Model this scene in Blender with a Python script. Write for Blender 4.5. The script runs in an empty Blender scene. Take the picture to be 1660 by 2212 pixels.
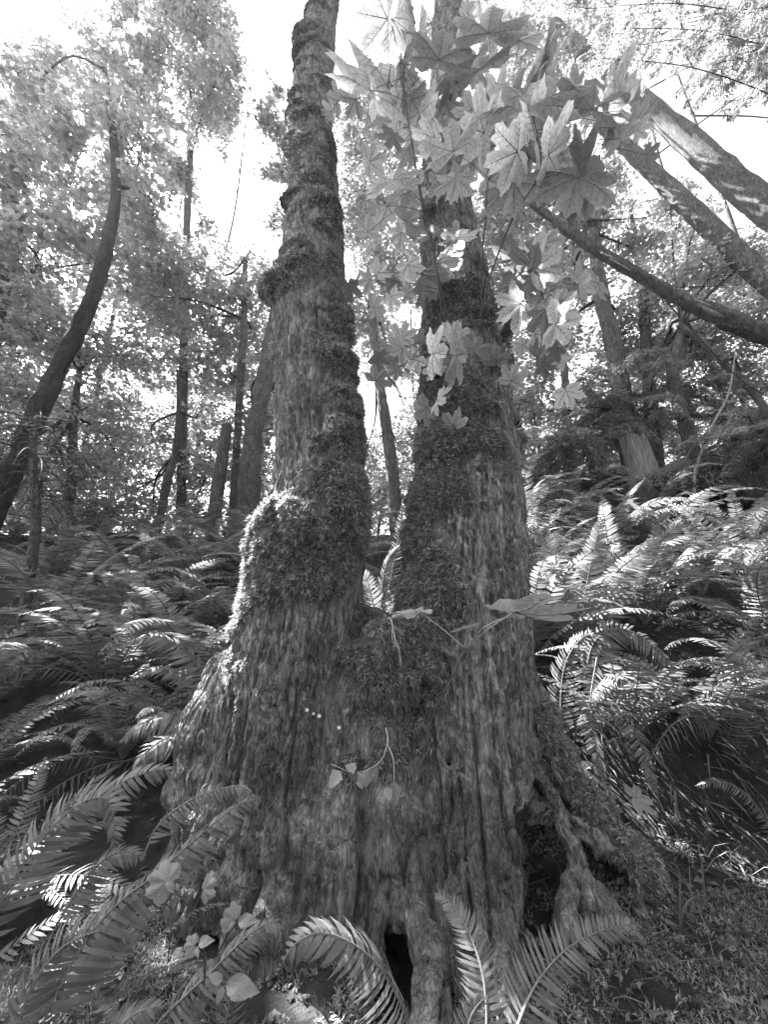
import bpy, math, random, os
import numpy as np
from mathutils import Vector, Matrix, Quaternion

random.seed(7)
RNG = np.random.default_rng(11)
SC = bpy.context.scene
COL = SC.collection

# ------------------------------------------------------------------ camera, sky, sun, exposure
CAMZ = 1.25
PITCH = math.radians(16.0)
cam = bpy.data.cameras.new('camera')
cam.sensor_fit = 'HORIZONTAL'
cam.sensor_width = 36.0
cam.lens = 18.0
cam.clip_start = 0.02
cam.clip_end = 1500.0
cam_ob = bpy.data.objects.new('camera', cam)
COL.objects.link(cam_ob)
cam_ob.location = (0, 0, CAMZ)
cam_ob.rotation_euler = (math.pi / 2 + PITCH, 0, 0)
SC.camera = cam_ob

SUN_EL, SUN_AZ = math.radians(55.0), math.radians(-56.0)      # azimuth measured from +Y towards +X
SUN = np.array([math.sin(SUN_AZ) * math.cos(SUN_EL), math.cos(SUN_AZ) * math.cos(SUN_EL), math.sin(SUN_EL)])

world = bpy.data.worlds.new('World')
SC.world = world
world.use_nodes = True
wn = world.node_tree
for n in list(wn.nodes):
    wn.nodes.remove(n)
w_out = wn.nodes.new('ShaderNodeOutputWorld')
w_bg = wn.nodes.new('ShaderNodeBackground')
w_sky = wn.nodes.new('ShaderNodeTexSky')
w_sky.sky_type = 'NISHITA'
w_sky.sun_disc = False
w_sky.sun_elevation = SUN_EL
w_sky.sun_rotation = SUN_AZ
w_sky.air_density = 1.3
w_sky.dust_density = 3.0
w_bw = wn.nodes.new('ShaderNodeRGBToBW')
wn.links.new(w_sky.outputs[0], w_bw.inputs[0])
wn.links.new(w_bw.outputs[0], w_bg.inputs['Color'])
w_bg.inputs['Strength'].default_value = 0.07
wn.links.new(w_bg.outputs[0], w_out.inputs['Surface'])

sun_l = bpy.data.lights.new('sun', 'SUN')
sun_l.energy = 5.0
sun_l.angle = math.radians(0.5)
sun_l.color = (1, 1, 1)                                       # the photograph is black and white
sun_ob = bpy.data.objects.new('sun', sun_l)
COL.objects.link(sun_ob)
sun_ob.rotation_euler = Vector(SUN).to_track_quat('Z', 'Y').to_euler()
sun_ob.location = (-6, 5, 12)

SC.view_settings.view_transform = 'Standard'
SC.view_settings.look = 'None'
SC.view_settings.exposure = 3.35
SC.view_settings.gamma = 1.0
SC.view_settings.use_curve_mapping = False
SC.render.engine = 'CYCLES'
SC.cycles.max_bounces = 5
SC.cycles.diffuse_bounces = 3
SC.cycles.transmission_bounces = 3
SC.cycles.glossy_bounces = 2
SC.cycles.volume_bounces = 0
SC.cycles.use_denoising = True
SC.cycles.sample_clamp_indirect = 6.0

# ------------------------------------------------------------------ helpers
F = 830.0
CP, SP = math.cos(PITCH), math.sin(PITCH)


def ray(px, py):
    cx, cy = (px - 830.0) / F, (1106.0 - py) / F
    return np.array([cx, CP - SP * cy, SP + CP * cy])


def P(px, py, d):
    """the point of the place that stands d metres ahead and is seen along the direction (px, py)"""
    r = ray(px, py)
    s = d / r[1]
    return np.array([r[0] * s, d, CAMZ + r[2] * s])


def SCL(px, py, d):
    return d / ray(px, py)[1] / F          # metres for one photo pixel there


def nrm(v):
    v = np.asarray(v, float)
    return v / (np.linalg.norm(v, axis=-1, keepdims=True) + 1e-12)


def smoothstep(a, b, x):
    t = np.clip((x - a) / (b - a), 0, 1)
    return t * t * (3 - 2 * t)


def _hash(i, j, k, seed):
    h = (i * 374761393 + j * 668265263 + k * 2147483647 + seed * 974634541) & 0xFFFFFFFF
    h = ((h ^ (h >> 13)) * 1274126177) & 0xFFFFFFFF
    h = h ^ (h >> 16)
    return (h & 0xFFFF).astype(np.float64) / 32767.5 - 1.0


def noise3(p, seed=0):
    """smooth value noise, about -1..1"""
    p = np.asarray(p, float)
    i = np.floor(p).astype(np.int64)
    f = p - i
    u = f * f * f * (f * (f * 6 - 15) + 10)
    r = 0
    for dx in (0, 1):
        wx = u[:, 0] if dx else 1 - u[:, 0]
        for dy in (0, 1):
            wy = u[:, 1] if dy else 1 - u[:, 1]
            for dz in (0, 1):
                wz = u[:, 2] if dz else 1 - u[:, 2]
                r = r + wx * wy * wz * _hash(i[:, 0] + dx, i[:, 1] + dy, i[:, 2] + dz, seed)
    return r


def fbm(p, octv=3, seed=0):
    r, a = 0, 1.0
    for o in range(octv):
        r = r + a * noise3(p * (2.03 ** o) + 13.7 * o, seed + o)
        a *= 0.5
    return r / 1.6


def make_mesh(name, verts, faces=None, mats=(), smooth=True, tris=None, quads=None, mat_idx=None):
    """one mesh from numpy arrays"""
    me = bpy.data.meshes.new(name)
    verts = np.asarray(verts, np.float32)
    parts = []
    if tris is not None and len(tris):
        parts.append((np.asarray(tris, np.int32), 3))
    if quads is not None and len(quads):
        parts.append((np.asarray(quads, np.int32), 4))
    me.vertices.add(len(verts))
    me.vertices.foreach_set('co', verts.ravel())
    nl = sum(a.size for a, _ in parts)
    npoly = sum(len(a) for a, _ in parts)
    me.loops.add(nl)
    me.polygons.add(npoly)
    me.loops.foreach_set('vertex_index', np.concatenate([a.ravel() for a, _ in parts]))
    tot = np.concatenate([np.full(len(a), k, np.int32) for a, k in parts])
    start = np.concatenate([[0], np.cumsum(tot)[:-1]]).astype(np.int32)
    me.polygons.foreach_set('loop_start', start)
    me.polygons.foreach_set('loop_total', tot)
    me.polygons.foreach_set('use_smooth', np.full(npoly, smooth, bool))
    if mat_idx is not None:
        me.polygons.foreach_set('material_index', np.asarray(mat_idx, np.int32))
    for m in mats:
        me.materials.append(m)
    me.update()
    me.validate()
    return me


def set_attr(me, name, vals):
    a = me.attributes.new(name, 'FLOAT', 'POINT')
    a.data.foreach_set('value', np.asarray(vals, np.float32))


def link(name, me, parent=None, kind=None, label=None, cat=None, group=None):
    o = bpy.data.objects.new(name, me)
    COL.objects.link(o)
    if parent is not None:
        o.parent = parent
    return tag(o, label, cat, group, kind)


def tag(o, label=None, cat=None, group=None, kind=None):
    if label:
        o['label'] = label
    if cat:
        o['category'] = cat
    if group:
        o['group'] = group
    if kind:
        o['kind'] = kind
    return o


def thing(name, loc, label, cat, group=None):
    o = bpy.data.objects.new(name, None)
    COL.objects.link(o)
    o.location = tuple(loc)
    o.empty_display_size = 0.05
    return tag(o, label, cat, group)


class Bag:
    """collects vertices, triangles and quads for one mesh"""

    def __init__(self):
        self.v, self.t, self.q, self.n = [], [], [], 0
        self.tm, self.qm = [], []

    def add(self, v, t=None, q=None, m=0):
        v = np.asarray(v, float).reshape(-1, 3)
        self.v.append(v)
        if t is not None and len(t):
            t = np.asarray(t).reshape(-1, 3)
            self.t.append(t + self.n)
            self.tm.append(np.full(len(t), m))
        if q is not None and len(q):
            q = np.asarray(q).reshape(-1, 4)
            self.q.append(q + self.n)
            self.qm.append(np.full(len(q), m))
        self.n += len(v)

    def mesh(self, name, mats, smooth=True, off=None):
        v = np.concatenate(self.v)
        if off is not None:
            v = v - np.asarray(off)
        t = np.concatenate(self.t) if self.t else None
        q = np.concatenate(self.q) if self.q else None
        mi = np.concatenate(self.tm + self.qm)
        return make_mesh(name, v, mats=mats, smooth=smooth, tris=t, quads=q, mat_idx=mi)


def spline(pts, n, extra=None):
    """Catmull-Rom through pts (k,3) -> (n,3); extra (k,) values follow along"""
    pts = np.asarray(pts, float)
    k = len(pts)
    ext = np.vstack([2 * pts[0] - pts[1], pts, 2 * pts[-1] - pts[-2]])
    t = np.linspace(0, k - 1 - 1e-9, n)
    i = np.floor(t).astype(int)
    f = (t - i)[:, None]
    p0, p1, p2, p3 = ext[i], ext[i + 1], ext[i + 2], ext[i + 3]
    out = 0.5 * ((2 * p1) + (-p0 + p2) * f + (2 * p0 - 5 * p1 + 4 * p2 - p3) * f ** 2 + (-p0 + 3 * p1 - 3 * p2 + p3) * f ** 3)
    if extra is None:
        return out
    return out, np.interp(t, np.arange(k), np.asarray(extra, float))


def tube(bag, pts, radii, seg=8, n=None, bump=0.0, bf=6.0, seed=0, cap=True, m=0, ridge=0.0):
    """a bent tapered limb"""
    if n is None:
        n = max(len(pts) * 4, 6)
    c, r = spline(pts, n, radii)
    T = nrm(np.gradient(c, axis=0))
    ref = np.array([0.31, 0.95, 0.12])
    U = nrm(np.cross(T, ref))
    V = np.cross(T, U)
    a = np.linspace(0, 2 * math.pi, seg, endpoint=False)
    ring = U[:, None, :] * np.cos(a)[None, :, None] + V[:, None, :] * np.sin(a)[None, :, None]
    rr = np.repeat(r[:, None], seg, 1)
    if bump or ridge:
        pp = (c[:, None, :] + ring * rr[:, :, None]).reshape(-1, 3)
        if bump:
            rr = rr * (1 + bump * fbm(pp * bf, 2, seed).reshape(n, seg))
        if ridge:
            q = np.stack([np.cos(a)[None, :] * 4.0 + 0 * rr, np.sin(a)[None, :] * 4.0 + 0 * rr, np.cumsum(np.r_[0, np.linalg.norm(np.diff(c, axis=0), axis=1)])[:, None] * 3 + 0 * rr], -1).reshape(-1, 3)
            rr = rr * (1 - ridge * smoothstep(0.35, 0.0, np.abs(noise3(q, seed + 5)).reshape(n, seg)))
    v = (c[:, None, :] + ring * rr[:, :, None]).reshape(-1, 3)
    i = np.arange(n - 1)[:, None] * seg
    j = np.arange(seg)[None, :]
    j2 = (j + 1) % seg
    q = np.stack([i + j, i + j2, i + seg + j2, i + seg + j], -1).reshape(-1, 4)
    t = []
    if cap:
        v = np.vstack([v, c[0], c[-1]])
        b0, b1 = n * seg, n * seg + 1
        for k in range(seg):
            t.append((b0, (k + 1) % seg, k))
            t.append((b1, (n - 1) * seg + k, (n - 1) * seg + (k + 1) % seg))
    bag.add(v, t, q, m)


# ------------------------------------------------------------------ materials (all in grey: the photograph is black and white)
def new_mat(name):
    m = bpy.data.materials.new(name)
    m.use_nodes = True
    nt = m.node_tree
    for n in list(nt.nodes):
        nt.nodes.remove(n)
    out = nt.nodes.new('ShaderNodeOutputMaterial')
    return m, nt, out


def N(nt, kind, **kw):
    n = nt.nodes.new(kind)
    for k, v in kw.items():
        if k in n.inputs:
            n.inputs[k].default_value = v
        else:
            setattr(n, k, v)
    return n


def grey(v):
    return (v, v, v, 1)


def ramp(nt, fac, stops):
    r = nt.nodes.new('ShaderNodeValToRGB')
    el = r.color_ramp.elements
    el[0].position, el[0].color = stops[0][0], grey(stops[0][1])
    el[1].position, el[1].color = stops[-1][0], grey(stops[-1][1])
    for p, c in stops[1:-1]:
        e = el.new(p)
        e.color = grey(c)
    nt.links.new(fac, r.inputs[0])
    return r.outputs[0]


def noise_node(nt, scale, detail=4, rough=0.6, stretch=None, coord='Object'):
    tc = nt.nodes.new('ShaderNodeTexCoord')
    src = tc.outputs[coord]
    if stretch is not None:
        mp = nt.nodes.new('ShaderNodeMapping')
        mp.inputs['Scale'].default_value = stretch
        nt.links.new(src, mp.inputs['Vector'])
        src = mp.outputs[0]
    n = nt.nodes.new('ShaderNodeTexNoise')
    n.inputs['Scale'].default_value = scale
    n.inputs['Detail'].default_value = detail
    n.inputs['Roughness'].default_value = rough
    nt.links.new(src, n.inputs['Vector'])
    return n.outputs['Fac']


def leaf_mat(name, lo, hi, trans, scale=9.0, gloss=0.25, rough=0.45, island=0.35, each=0.0):
    """thin leaf: reflects a little and lets light through"""
    m, nt, out = new_mat(name)
    nz = noise_node(nt, scale, 3)
    geo = nt.nodes.new('ShaderNodeNewGeometry')
    col = ramp(nt, nz, [(0.3, lo), (0.7, hi)])
    var = N(nt, 'ShaderNodeMapRange')
    var.inputs['To Min'].default_value = 1 - island
    var.inputs['To Max'].default_value = 1 + island
    if each:
        island = each
        inf = nt.nodes.new('ShaderNodeObjectInfo')
        nt.links.new(inf.outputs['Random'], var.inputs['Value'])
    else:
        nt.links.new(geo.outputs['Random Per Island'], var.inputs['Value'])
    var.inputs['To Min'].default_value = 1 - island
    var.inputs['To Max'].default_value = 1 + island
    mul = N(nt, 'ShaderNodeVectorMath', operation='MULTIPLY')
    nt.links.new(col, mul.inputs[0])
    nt.links.new(var.outputs[0], mul.inputs[1])
    pb = N(nt, 'ShaderNodeBsdfPrincipled')
    pb.inputs['Roughness'].default_value = rough
    pb.inputs['Specular IOR Level'].default_value = gloss
    nt.links.new(mul.outputs[0], pb.inputs['Base Color'])
    tr = N(nt, 'ShaderNodeBsdfTranslucent')
    sc = N(nt, 'ShaderNodeVectorMath', operation='SCALE')
    sc.inputs['Scale'].default_value = trans / max((lo + hi) / 2, 1e-3)
    nt.links.new(mul.outputs[0], sc.inputs[0])
    nt.links.new(sc.outputs[0], tr.inputs['Color'])
    add = N(nt, 'ShaderNodeAddShader')
    nt.links.new(pb.outputs[0], add.inputs[0])
    nt.links.new(tr.outputs[0], add.inputs[1])
    nt.links.new(add.outputs[0], out.inputs['Surface'])
    return m


def rough_mat(name, stops, scale, stretch=None, bump=0.5, dist=0.01, bscale=None, bstretch=None, rough=0.9, spec=0.15):
    m, nt, out = new_mat(name)
    nz = noise_node(nt, scale, 6, 0.65, stretch)
    col = ramp(nt, nz, stops)
    pb = N(nt, 'ShaderNodeBsdfPrincipled')
    pb.inputs['Roughness'].default_value = rough
    pb.inputs['Specular IOR Level'].default_value = spec
    nt.links.new(col, pb.inputs['Base Color'])
    bz = noise_node(nt, bscale or scale * 3, 5, 0.7, bstretch or stretch)
    bp = N(nt, 'ShaderNodeBump')
    bp.inputs['Strength'].default_value = bump
    bp.inputs['Distance'].default_value = dist
    nt.links.new(bz, bp.inputs['Height'])
    nt.links.new(bp.outputs[0], pb.inputs['Normal'])
    nt.links.new(pb.outputs[0], out.inputs['Surface'])
    return m


def trunk_mat(name, k=1.0):
    """furrowed bark, moss where the moss attribute says so, bare pale wood where the wood attribute says so"""
    m, nt, out = new_mat(name)
    bark = ramp(nt, noise_node(nt, 7.0, 6, 0.7, (1, 1, 0.45)), [(0.28, 0.12), (0.5, 0.25), (0.72, 0.42)])
    tc = nt.nodes.new('ShaderNodeTexCoord')
    dn = nt.nodes.new('ShaderNodeTexNoise')
    dn.inputs['Scale'].default_value = 9.0
    nt.links.new(tc.outputs['Object'], dn.inputs['Vector'])
    mx = N(nt, 'ShaderNodeVectorMath', operation='MULTIPLY_ADD')
    nt.links.new(dn.outputs['Color'], mx.inputs[0])
    mx.inputs[1].default_value = (0.05, 0.05, 0.05)
    nt.links.new(tc.outputs['Object'], mx.inputs[2])
    mp = nt.nodes.new('ShaderNodeMapping')
    mp.inputs['Scale'].default_value = (1, 1, 0.15)
    nt.links.new(mx.outputs[0], mp.inputs['Vector'])
    vc = N(nt, 'ShaderNodeTexVoronoi')
    vc.inputs['Scale'].default_value = 58.0
    nt.links.new(mp.outputs[0], vc.inputs['Vector'])
    vt = N(nt, 'ShaderNodeMapRange')
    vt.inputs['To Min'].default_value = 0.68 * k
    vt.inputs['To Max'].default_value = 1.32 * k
    nt.links.new(vc.outputs['Color'], vt.inputs['Value'])
    mt = N(nt, 'ShaderNodeVectorMath', operation='MULTIPLY')
    nt.links.new(bark, mt.inputs[0])
    nt.links.new(vt.outputs[0], mt.inputs[1])
    bark = mt.outputs[0]
    fb = ramp(nt, noise_node(nt, 34.0, 5, 0.7, (1, 1, 0.3)), [(0.32, 0.55), (0.5, 0.95), (0.68, 1.35)])
    mb = N(nt, 'ShaderNodeVectorMath', operation='MULTIPLY')
    nt.links.new(bark, mb.inputs[0])
    nt.links.new(fb, mb.inputs[1])
    bark = mb.outputs[0]
    lich = ramp(nt, noise_node(nt, 23.0, 4, 0.6), [(0.55, 0.0), (0.68, 1.0)])
    mixl = N(nt, 'ShaderNodeMix', data_type='RGBA')
    nt.links.new(lich, mixl.inputs[0])
    nt.links.new(bark, mixl.inputs[6])
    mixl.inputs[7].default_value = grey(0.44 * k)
    moss = ramp(nt, noise_node(nt, 60.0, 5, 0.75), [(0.3, 0.06), (0.7, 0.2)])
    at = N(nt, 'ShaderNodeAttribute', attribute_name='moss')
    mix = N(nt, 'ShaderNodeMix', data_type='RGBA')
    nt.links.new(at.outputs['Fac'], mix.inputs[0])
    nt.links.new(mixl.outputs[2], mix.inputs[6])
    nt.links.new(moss, mix.inputs[7])
    wood = ramp(nt, noise_node(nt, 16.0, 5, 0.6, (3, 3, 0.5)), [(0.3, 0.16), (0.7, 0.46)])
    aw = N(nt, 'ShaderNodeAttribute', attribute_name='wood')
    mix2 = N(nt, 'ShaderNodeMix', data_type='RGBA')
    nt.links.new(aw.outputs['Fac'], mix2.inputs[0])
    nt.links.new(mix.outputs[2], mix2.inputs[6])
    nt.links.new(wood, mix2.inputs[7])
    pb = N(nt, 'ShaderNodeBsdfPrincipled')
    pb.inputs['Roughness'].default_value = 0.85
    pb.inputs['Specular IOR Level'].default_value = 0.2
    nt.links.new(mix2.outputs[2], pb.inputs['Base Color'])
    vo = N(nt, 'ShaderNodeTexVoronoi', feature='DISTANCE_TO_EDGE')
    vo.inputs['Scale'].default_value = 58.0
    nt.links.new(mp.outputs[0], vo.inputs['Vector'])
    vr = N(nt, 'ShaderNodeMapRange')
    vr.inputs['From Max'].default_value = 0.16
    nt.links.new(vo.outputs['Distance'], vr.inputs['Value'])
    nb = noise_node(nt, 52.0, 6, 0.7, (1, 1, 0.22))
    sm = N(nt, 'ShaderNodeMath', operation='MULTIPLY_ADD')
    nt.links.new(vr.outputs[0], sm.inputs[0])
    sm.inputs[1].default_value = 0.6
    nt.links.new(nb, sm.inputs[2])
    b1 = sm.outputs[0]
    bp = N(nt, 'ShaderNodeBump')
    bp.inputs['Strength'].default_value = 1.0
    bp.inputs['Distance'].default_value = 0.035
    nt.links.new(b1, bp.inputs['Height'])
    b2 = noise_node(nt, 160.0, 4, 0.7)
    bp2 = N(nt, 'ShaderNodeBump')
    bp2.inputs['Strength'].default_value = 0.6
    bp2.inputs['Distance'].default_value = 0.006
    nt.links.new(b2, bp2.inputs['Height'])
    nt.links.new(bp.outputs[0], bp2.inputs['Normal'])
    nt.links.new(bp2.outputs[0], pb.inputs['Normal'])
    nt.links.new(pb.outputs[0], out.inputs['Surface'])
    return m


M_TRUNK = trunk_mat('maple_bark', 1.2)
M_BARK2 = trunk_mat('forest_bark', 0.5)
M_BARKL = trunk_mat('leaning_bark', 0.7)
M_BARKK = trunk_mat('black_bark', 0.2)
M_BARKD = rough_mat('dark_bark', [(0.3, 0.02), (0.7, 0.06)], 8.0, (1, 1, 0.4), 0.8, 0.02, 30.0)
M_WOOD = rough_mat('bare_wood', [(0.3, 0.13), (0.55, 0.3), (0.75, 0.5)], 9.0, (4, 4, 0.5), 0.8, 0.02, 20.0, (4, 4, 0.4))
M_GROUND = rough_mat('forest_floor', [(0.3, 0.015), (0.55, 0.04), (0.75, 0.09)], 6.0, None, 1.0, 0.05, 22.0)
M_MOSS = leaf_mat('moss_sprigs', 0.10, 0.26, 0.14, 30.0, 0.1, 0.8, 0.5)
M_FERN = leaf_mat('fern_frond', 0.065, 0.12, 0.10, 14.0, 0.25, 0.48, 0.4)
M_LEAF = leaf_mat('canopy_leaf', 0.07, 0.12, 0.25, 3.0, 0.3, 0.45, 0.45)
M_HEM = leaf_mat('hemlock_needles', 0.07, 0.14, 0.12, 5.0, 0.3, 0.5, 0.4)
M_BIG = leaf_mat('maple_leaf', 0.10, 0.18, 0.34, 14.0, 0.25, 0.5, 0.1, 0.6)
M_VEIN = leaf_mat('leaf_vein', 0.08, 0.12, 0.05, 12.0, 0.2, 0.5, 0.0)
M_PALELEAF = leaf_mat('pale_leaf', 0.12, 0.26, 0.12, 22.0, 0.3, 0.4, 0.1)
M_STEM = rough_mat('shoot_stem', [(0.3, 0.07), (0.7, 0.15)], 30.0, None, 0.3, 0.003)
M_PALESTEM = rough_mat('pale_stem', [(0.3, 0.3), (0.7, 0.5)], 30.0, None, 0.2, 0.002)
M_RACHIS = rough_mat('fern_stalk', [(0.3, 0.1), (0.7, 0.2)], 40.0, None, 0.3, 0.002)
M_PETAL = leaf_mat('petal', 0.75, 0.85, 0.1, 30.0, 0.1, 0.6, 0.0)
M_FACE = rough_mat('scar_wood', [(0.3, 0.27), (0.7, 0.38)], 25.0, None, 0.3, 0.003)
M_INK = rough_mat('black_paint', [(0.3, 0.015), (0.7, 0.03)], 25.0, None, 0.1, 0.001)
M_GRASS = leaf_mat('grass_blade', 0.06, 0.13, 0.06, 20.0, 0.2, 0.5, 0.5)
M_LITTER = leaf_mat('dead_leaf', 0.05, 0.13, 0.03, 20.0, 0.1, 0.7, 0.6)

# ------------------------------------------------------------------ ground
def ground_z(x, y):
    x = np.asarray(x, float)
    y = np.asarray(y, float)
    right = smoothstep(0.5, 1.6, x)
    left = smoothstep(-0.4, -1.6, x)
    slope = 0.54 + 0.16 * right + 0.02 * left + 0.05 * smoothstep(2, 6, x)
    yc = np.minimum(y, 7.6)
    t = yc - 1.95
    rise = slope * np.where(t > 0, t * t / (t + 0.35), 0.0)
    bank = 0.33 * right * smoothstep(2.2, 2.55, y + 0.12 * np.sin(x * 3.1) + 0.1 * (x - 1.4))
    far = -np.maximum(y - 7.6, 0) * 0.28 * smoothstep(7.6, 10.5, y)
    far = np.maximum(far, -7.0)
    p = np.stack([x * 1.0, y * 1.0, 0 * x], -1).reshape(-1, 3)
    nz = (0.07 * fbm(p * 1.3, 3, 3) + 0.02 * fbm(p * 7.0, 2, 9)).reshape(x.shape)
    near = 0.04 + 0.05 * right + 0.10 * np.maximum(x - 0.9, 0) * smoothstep(3, 1, y) - 0.06 * left
    pit = -0.28 * np.exp(-((x - 0.05) / 0.10) ** 2 - ((y - 1.78) / 0.30) ** 2)
    return near + rise + bank + far + nz + pit


def build_ground():
    xs = np.concatenate([[-400, -150, -60], np.arange(-30, -6, 1.0), np.arange(-6, 6, 0.08), np.arange(6, 31, 1.0), [60, 150, 400]])
    ys = np.concatenate([[-300, -100, -30, -12, -5, -2, -1], np.arange(-0.5, 8.5, 0.08), np.arange(8.5, 40, 1.0), [60, 150, 400]])
    X, Y = np.meshgrid(xs, ys)
    Z = ground_z(X, Y)
    v = np.stack([X, Y, Z], -1).reshape(-1, 3)
    nx = len(xs)
    i = np.arange(len(ys) - 1)[:, None] * nx
    j = np.arange(nx - 1)[None, :]
    q = np.stack([i + j, i + j + 1, i + nx + j + 1, i + nx + j], -1).reshape(-1, 4)
    link('ground', make_mesh('ground', v, mats=[M_GROUND], quads=q), kind='structure')


build_ground()

# ------------------------------------------------------------------ the double-stemmed maple in the middle
def chain(rows, k):
    pts = [(P(a, b, d), hw * SCL(a, b, d)) for a, b, d, hw in rows]
    return [(pts[i][0], pts[i + 1][0], pts[i][1], pts[i + 1][1], k) for i in range(len(pts) - 1)]


LEFT_ROWS = [(712, -260, 2.85, 22), (706, -140, 2.75, 26), (701, 0, 2.66, 31), (686, 100, 2.6, 36), (677, 200, 2.55, 42), (671, 300, 2.5, 47), (678, 400, 2.46, 52), (680, 500, 2.43, 61), (673, 600, 2.4, 70), (672, 700, 2.38, 78), (679, 800, 2.37, 82), (686, 900, 2.36, 86), (693, 1000, 2.35, 92), (687, 1100, 2.34, 106), (674, 1200, 2.33, 114), (657, 1300, 2.32, 121), (641, 1400, 2.3, 128), (620, 1500, 2.28, 132), (602, 1600, 2.27, 132), (588, 1720, 2.26, 130), (573, 1850, 2.24, 128), (563, 2000, 2.2, 123)]
RIGHT_ROWS = [(974, -130, 3.05, 25), (968, 60, 2.9, 33), (964, 250, 2.8, 40), (961, 400, 2.72, 52), (966, 500, 2.66, 60), (982, 600, 2.6, 69), (990, 700, 2.54, 78),
              (1000, 800, 2.5, 89), (1005, 900, 2.47, 98), (1008, 1000, 2.45, 107), (1009, 1100, 2.42, 117), (1003, 1200, 2.4, 130),
              (998, 1300, 2.36, 138), (1000, 1400, 2.33, 138), (1005, 1500, 2.29, 138), (1015, 1600, 2.24, 136), (1025, 1700, 2.18, 132),
              (1032, 1800, 2.12, 126), (1040, 1900, 2.06, 112), (1050, 2050, 2.0, 100)]
PRIMS = []
PRIMS += chain(LEFT_ROWS, 0.05)
PRIMS += chain(RIGHT_ROWS, 0.05)
PRIMS += chain([(800, 1370, 2.40, 60), (805, 1450, 2.36, 100), (805, 1560, 2.34, 130), (800, 1680, 2.32, 160), (780, 1800, 2.28, 180), (700, 1960, 2.22, 190)], 0.07)
PRIMS += chain([(855, 1405, 2.1, 62), (850, 1450, 2.08, 60)], 0.06)                                   # mossy burl in the crotch
PRIMS += chain([(500, 1460, 2.38, 58), (462, 1570, 2.36, 58), (440, 1720, 2.34, 62), (415, 1900, 2.3, 66)], 0.12)
PRIMS += chain([(470, 1460, 2.5, 22), (430, 1500, 2.5, 18), (405, 1530, 2.5, 12)], 0.04)
PRIMS += chain([(1085, 1430, 2.38, 60), (1140, 1550, 2.36, 58), (1190, 1640, 2.34, 58), (1265, 1755, 2.28, 56), (1350, 1870, 2.2, 52), (1425, 1985, 2.1, 40)], 0.08)
PRIMS += chain([(1115, 1640, 2.12, 30), (1185, 1735, 2.03, 28), (1235, 1835, 1.96, 30), (1250, 1925, 1.92, 38), (1235, 2020, 1.86, 46)], 0.03)
PRIMS += chain([(1190, 1735, 2.07, 26), (1285, 1815, 2.04, 28), (1350, 1905, 2.0, 26), (1405, 2000, 1.93, 26)], 0.03)
PRIMS += chain([(1110, 1700, 2.12, 16), (1170, 1780, 2.08, 14), (1195, 1850, 2.05, 14), (1215, 1960, 2.0, 14)], 0.02)
PRIMS += chain([(1250, 1920, 1.93, 34), (1320, 1985, 1.9, 36), (1395, 2040, 1.82, 30)], 0.06)
PRIMS += chain([(905, 1800, 1.97, 50), (886, 1900, 1.9, 34), (884, 1960, 1.84, 30), (905, 2050, 1.76, 28), (930, 2150, 1.68, 28), (945, 2270, 1.6, 30)], 0.05)
PRIMS += chain([(985, 1830, 1.98, 60), (1020, 1950, 1.88, 56), (1050, 2060, 1.78, 55), (1075, 2160, 1.7, 46)], 0.06)
PRIMS += chain([(960, 1800, 1.98, 34), (985, 1930, 1.88, 26), (1000, 2060, 1.8, 22), (1010, 2180, 1.7, 22)], 0.03)
PRIMS += chain([(1090, 1830, 2.0, 50), (1130, 1940, 1.92, 38), (1160, 2020, 1.84, 30)], 0.06)
PRIMS += chain([(640, 1860, 2.03, 100), (600, 2000, 1.97, 85), (580, 2100, 1.92, 75)], 0.12)
PRIMS += chain([(735, 1880, 2.0, 70), (745, 2010, 1.93, 50), (755, 2130, 1.86, 40)], 0.08)
PRIMS += chain([(490, 1830, 2.1, 70), (440, 1960, 2.05, 60)], 0.1)


def blob(px, py, d, rx, ry, rz, k=0.04):
    s = SCL(px, py, d)
    return (P(px, py, d), np.array([rx, ry, rz]) * s, k)


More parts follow.
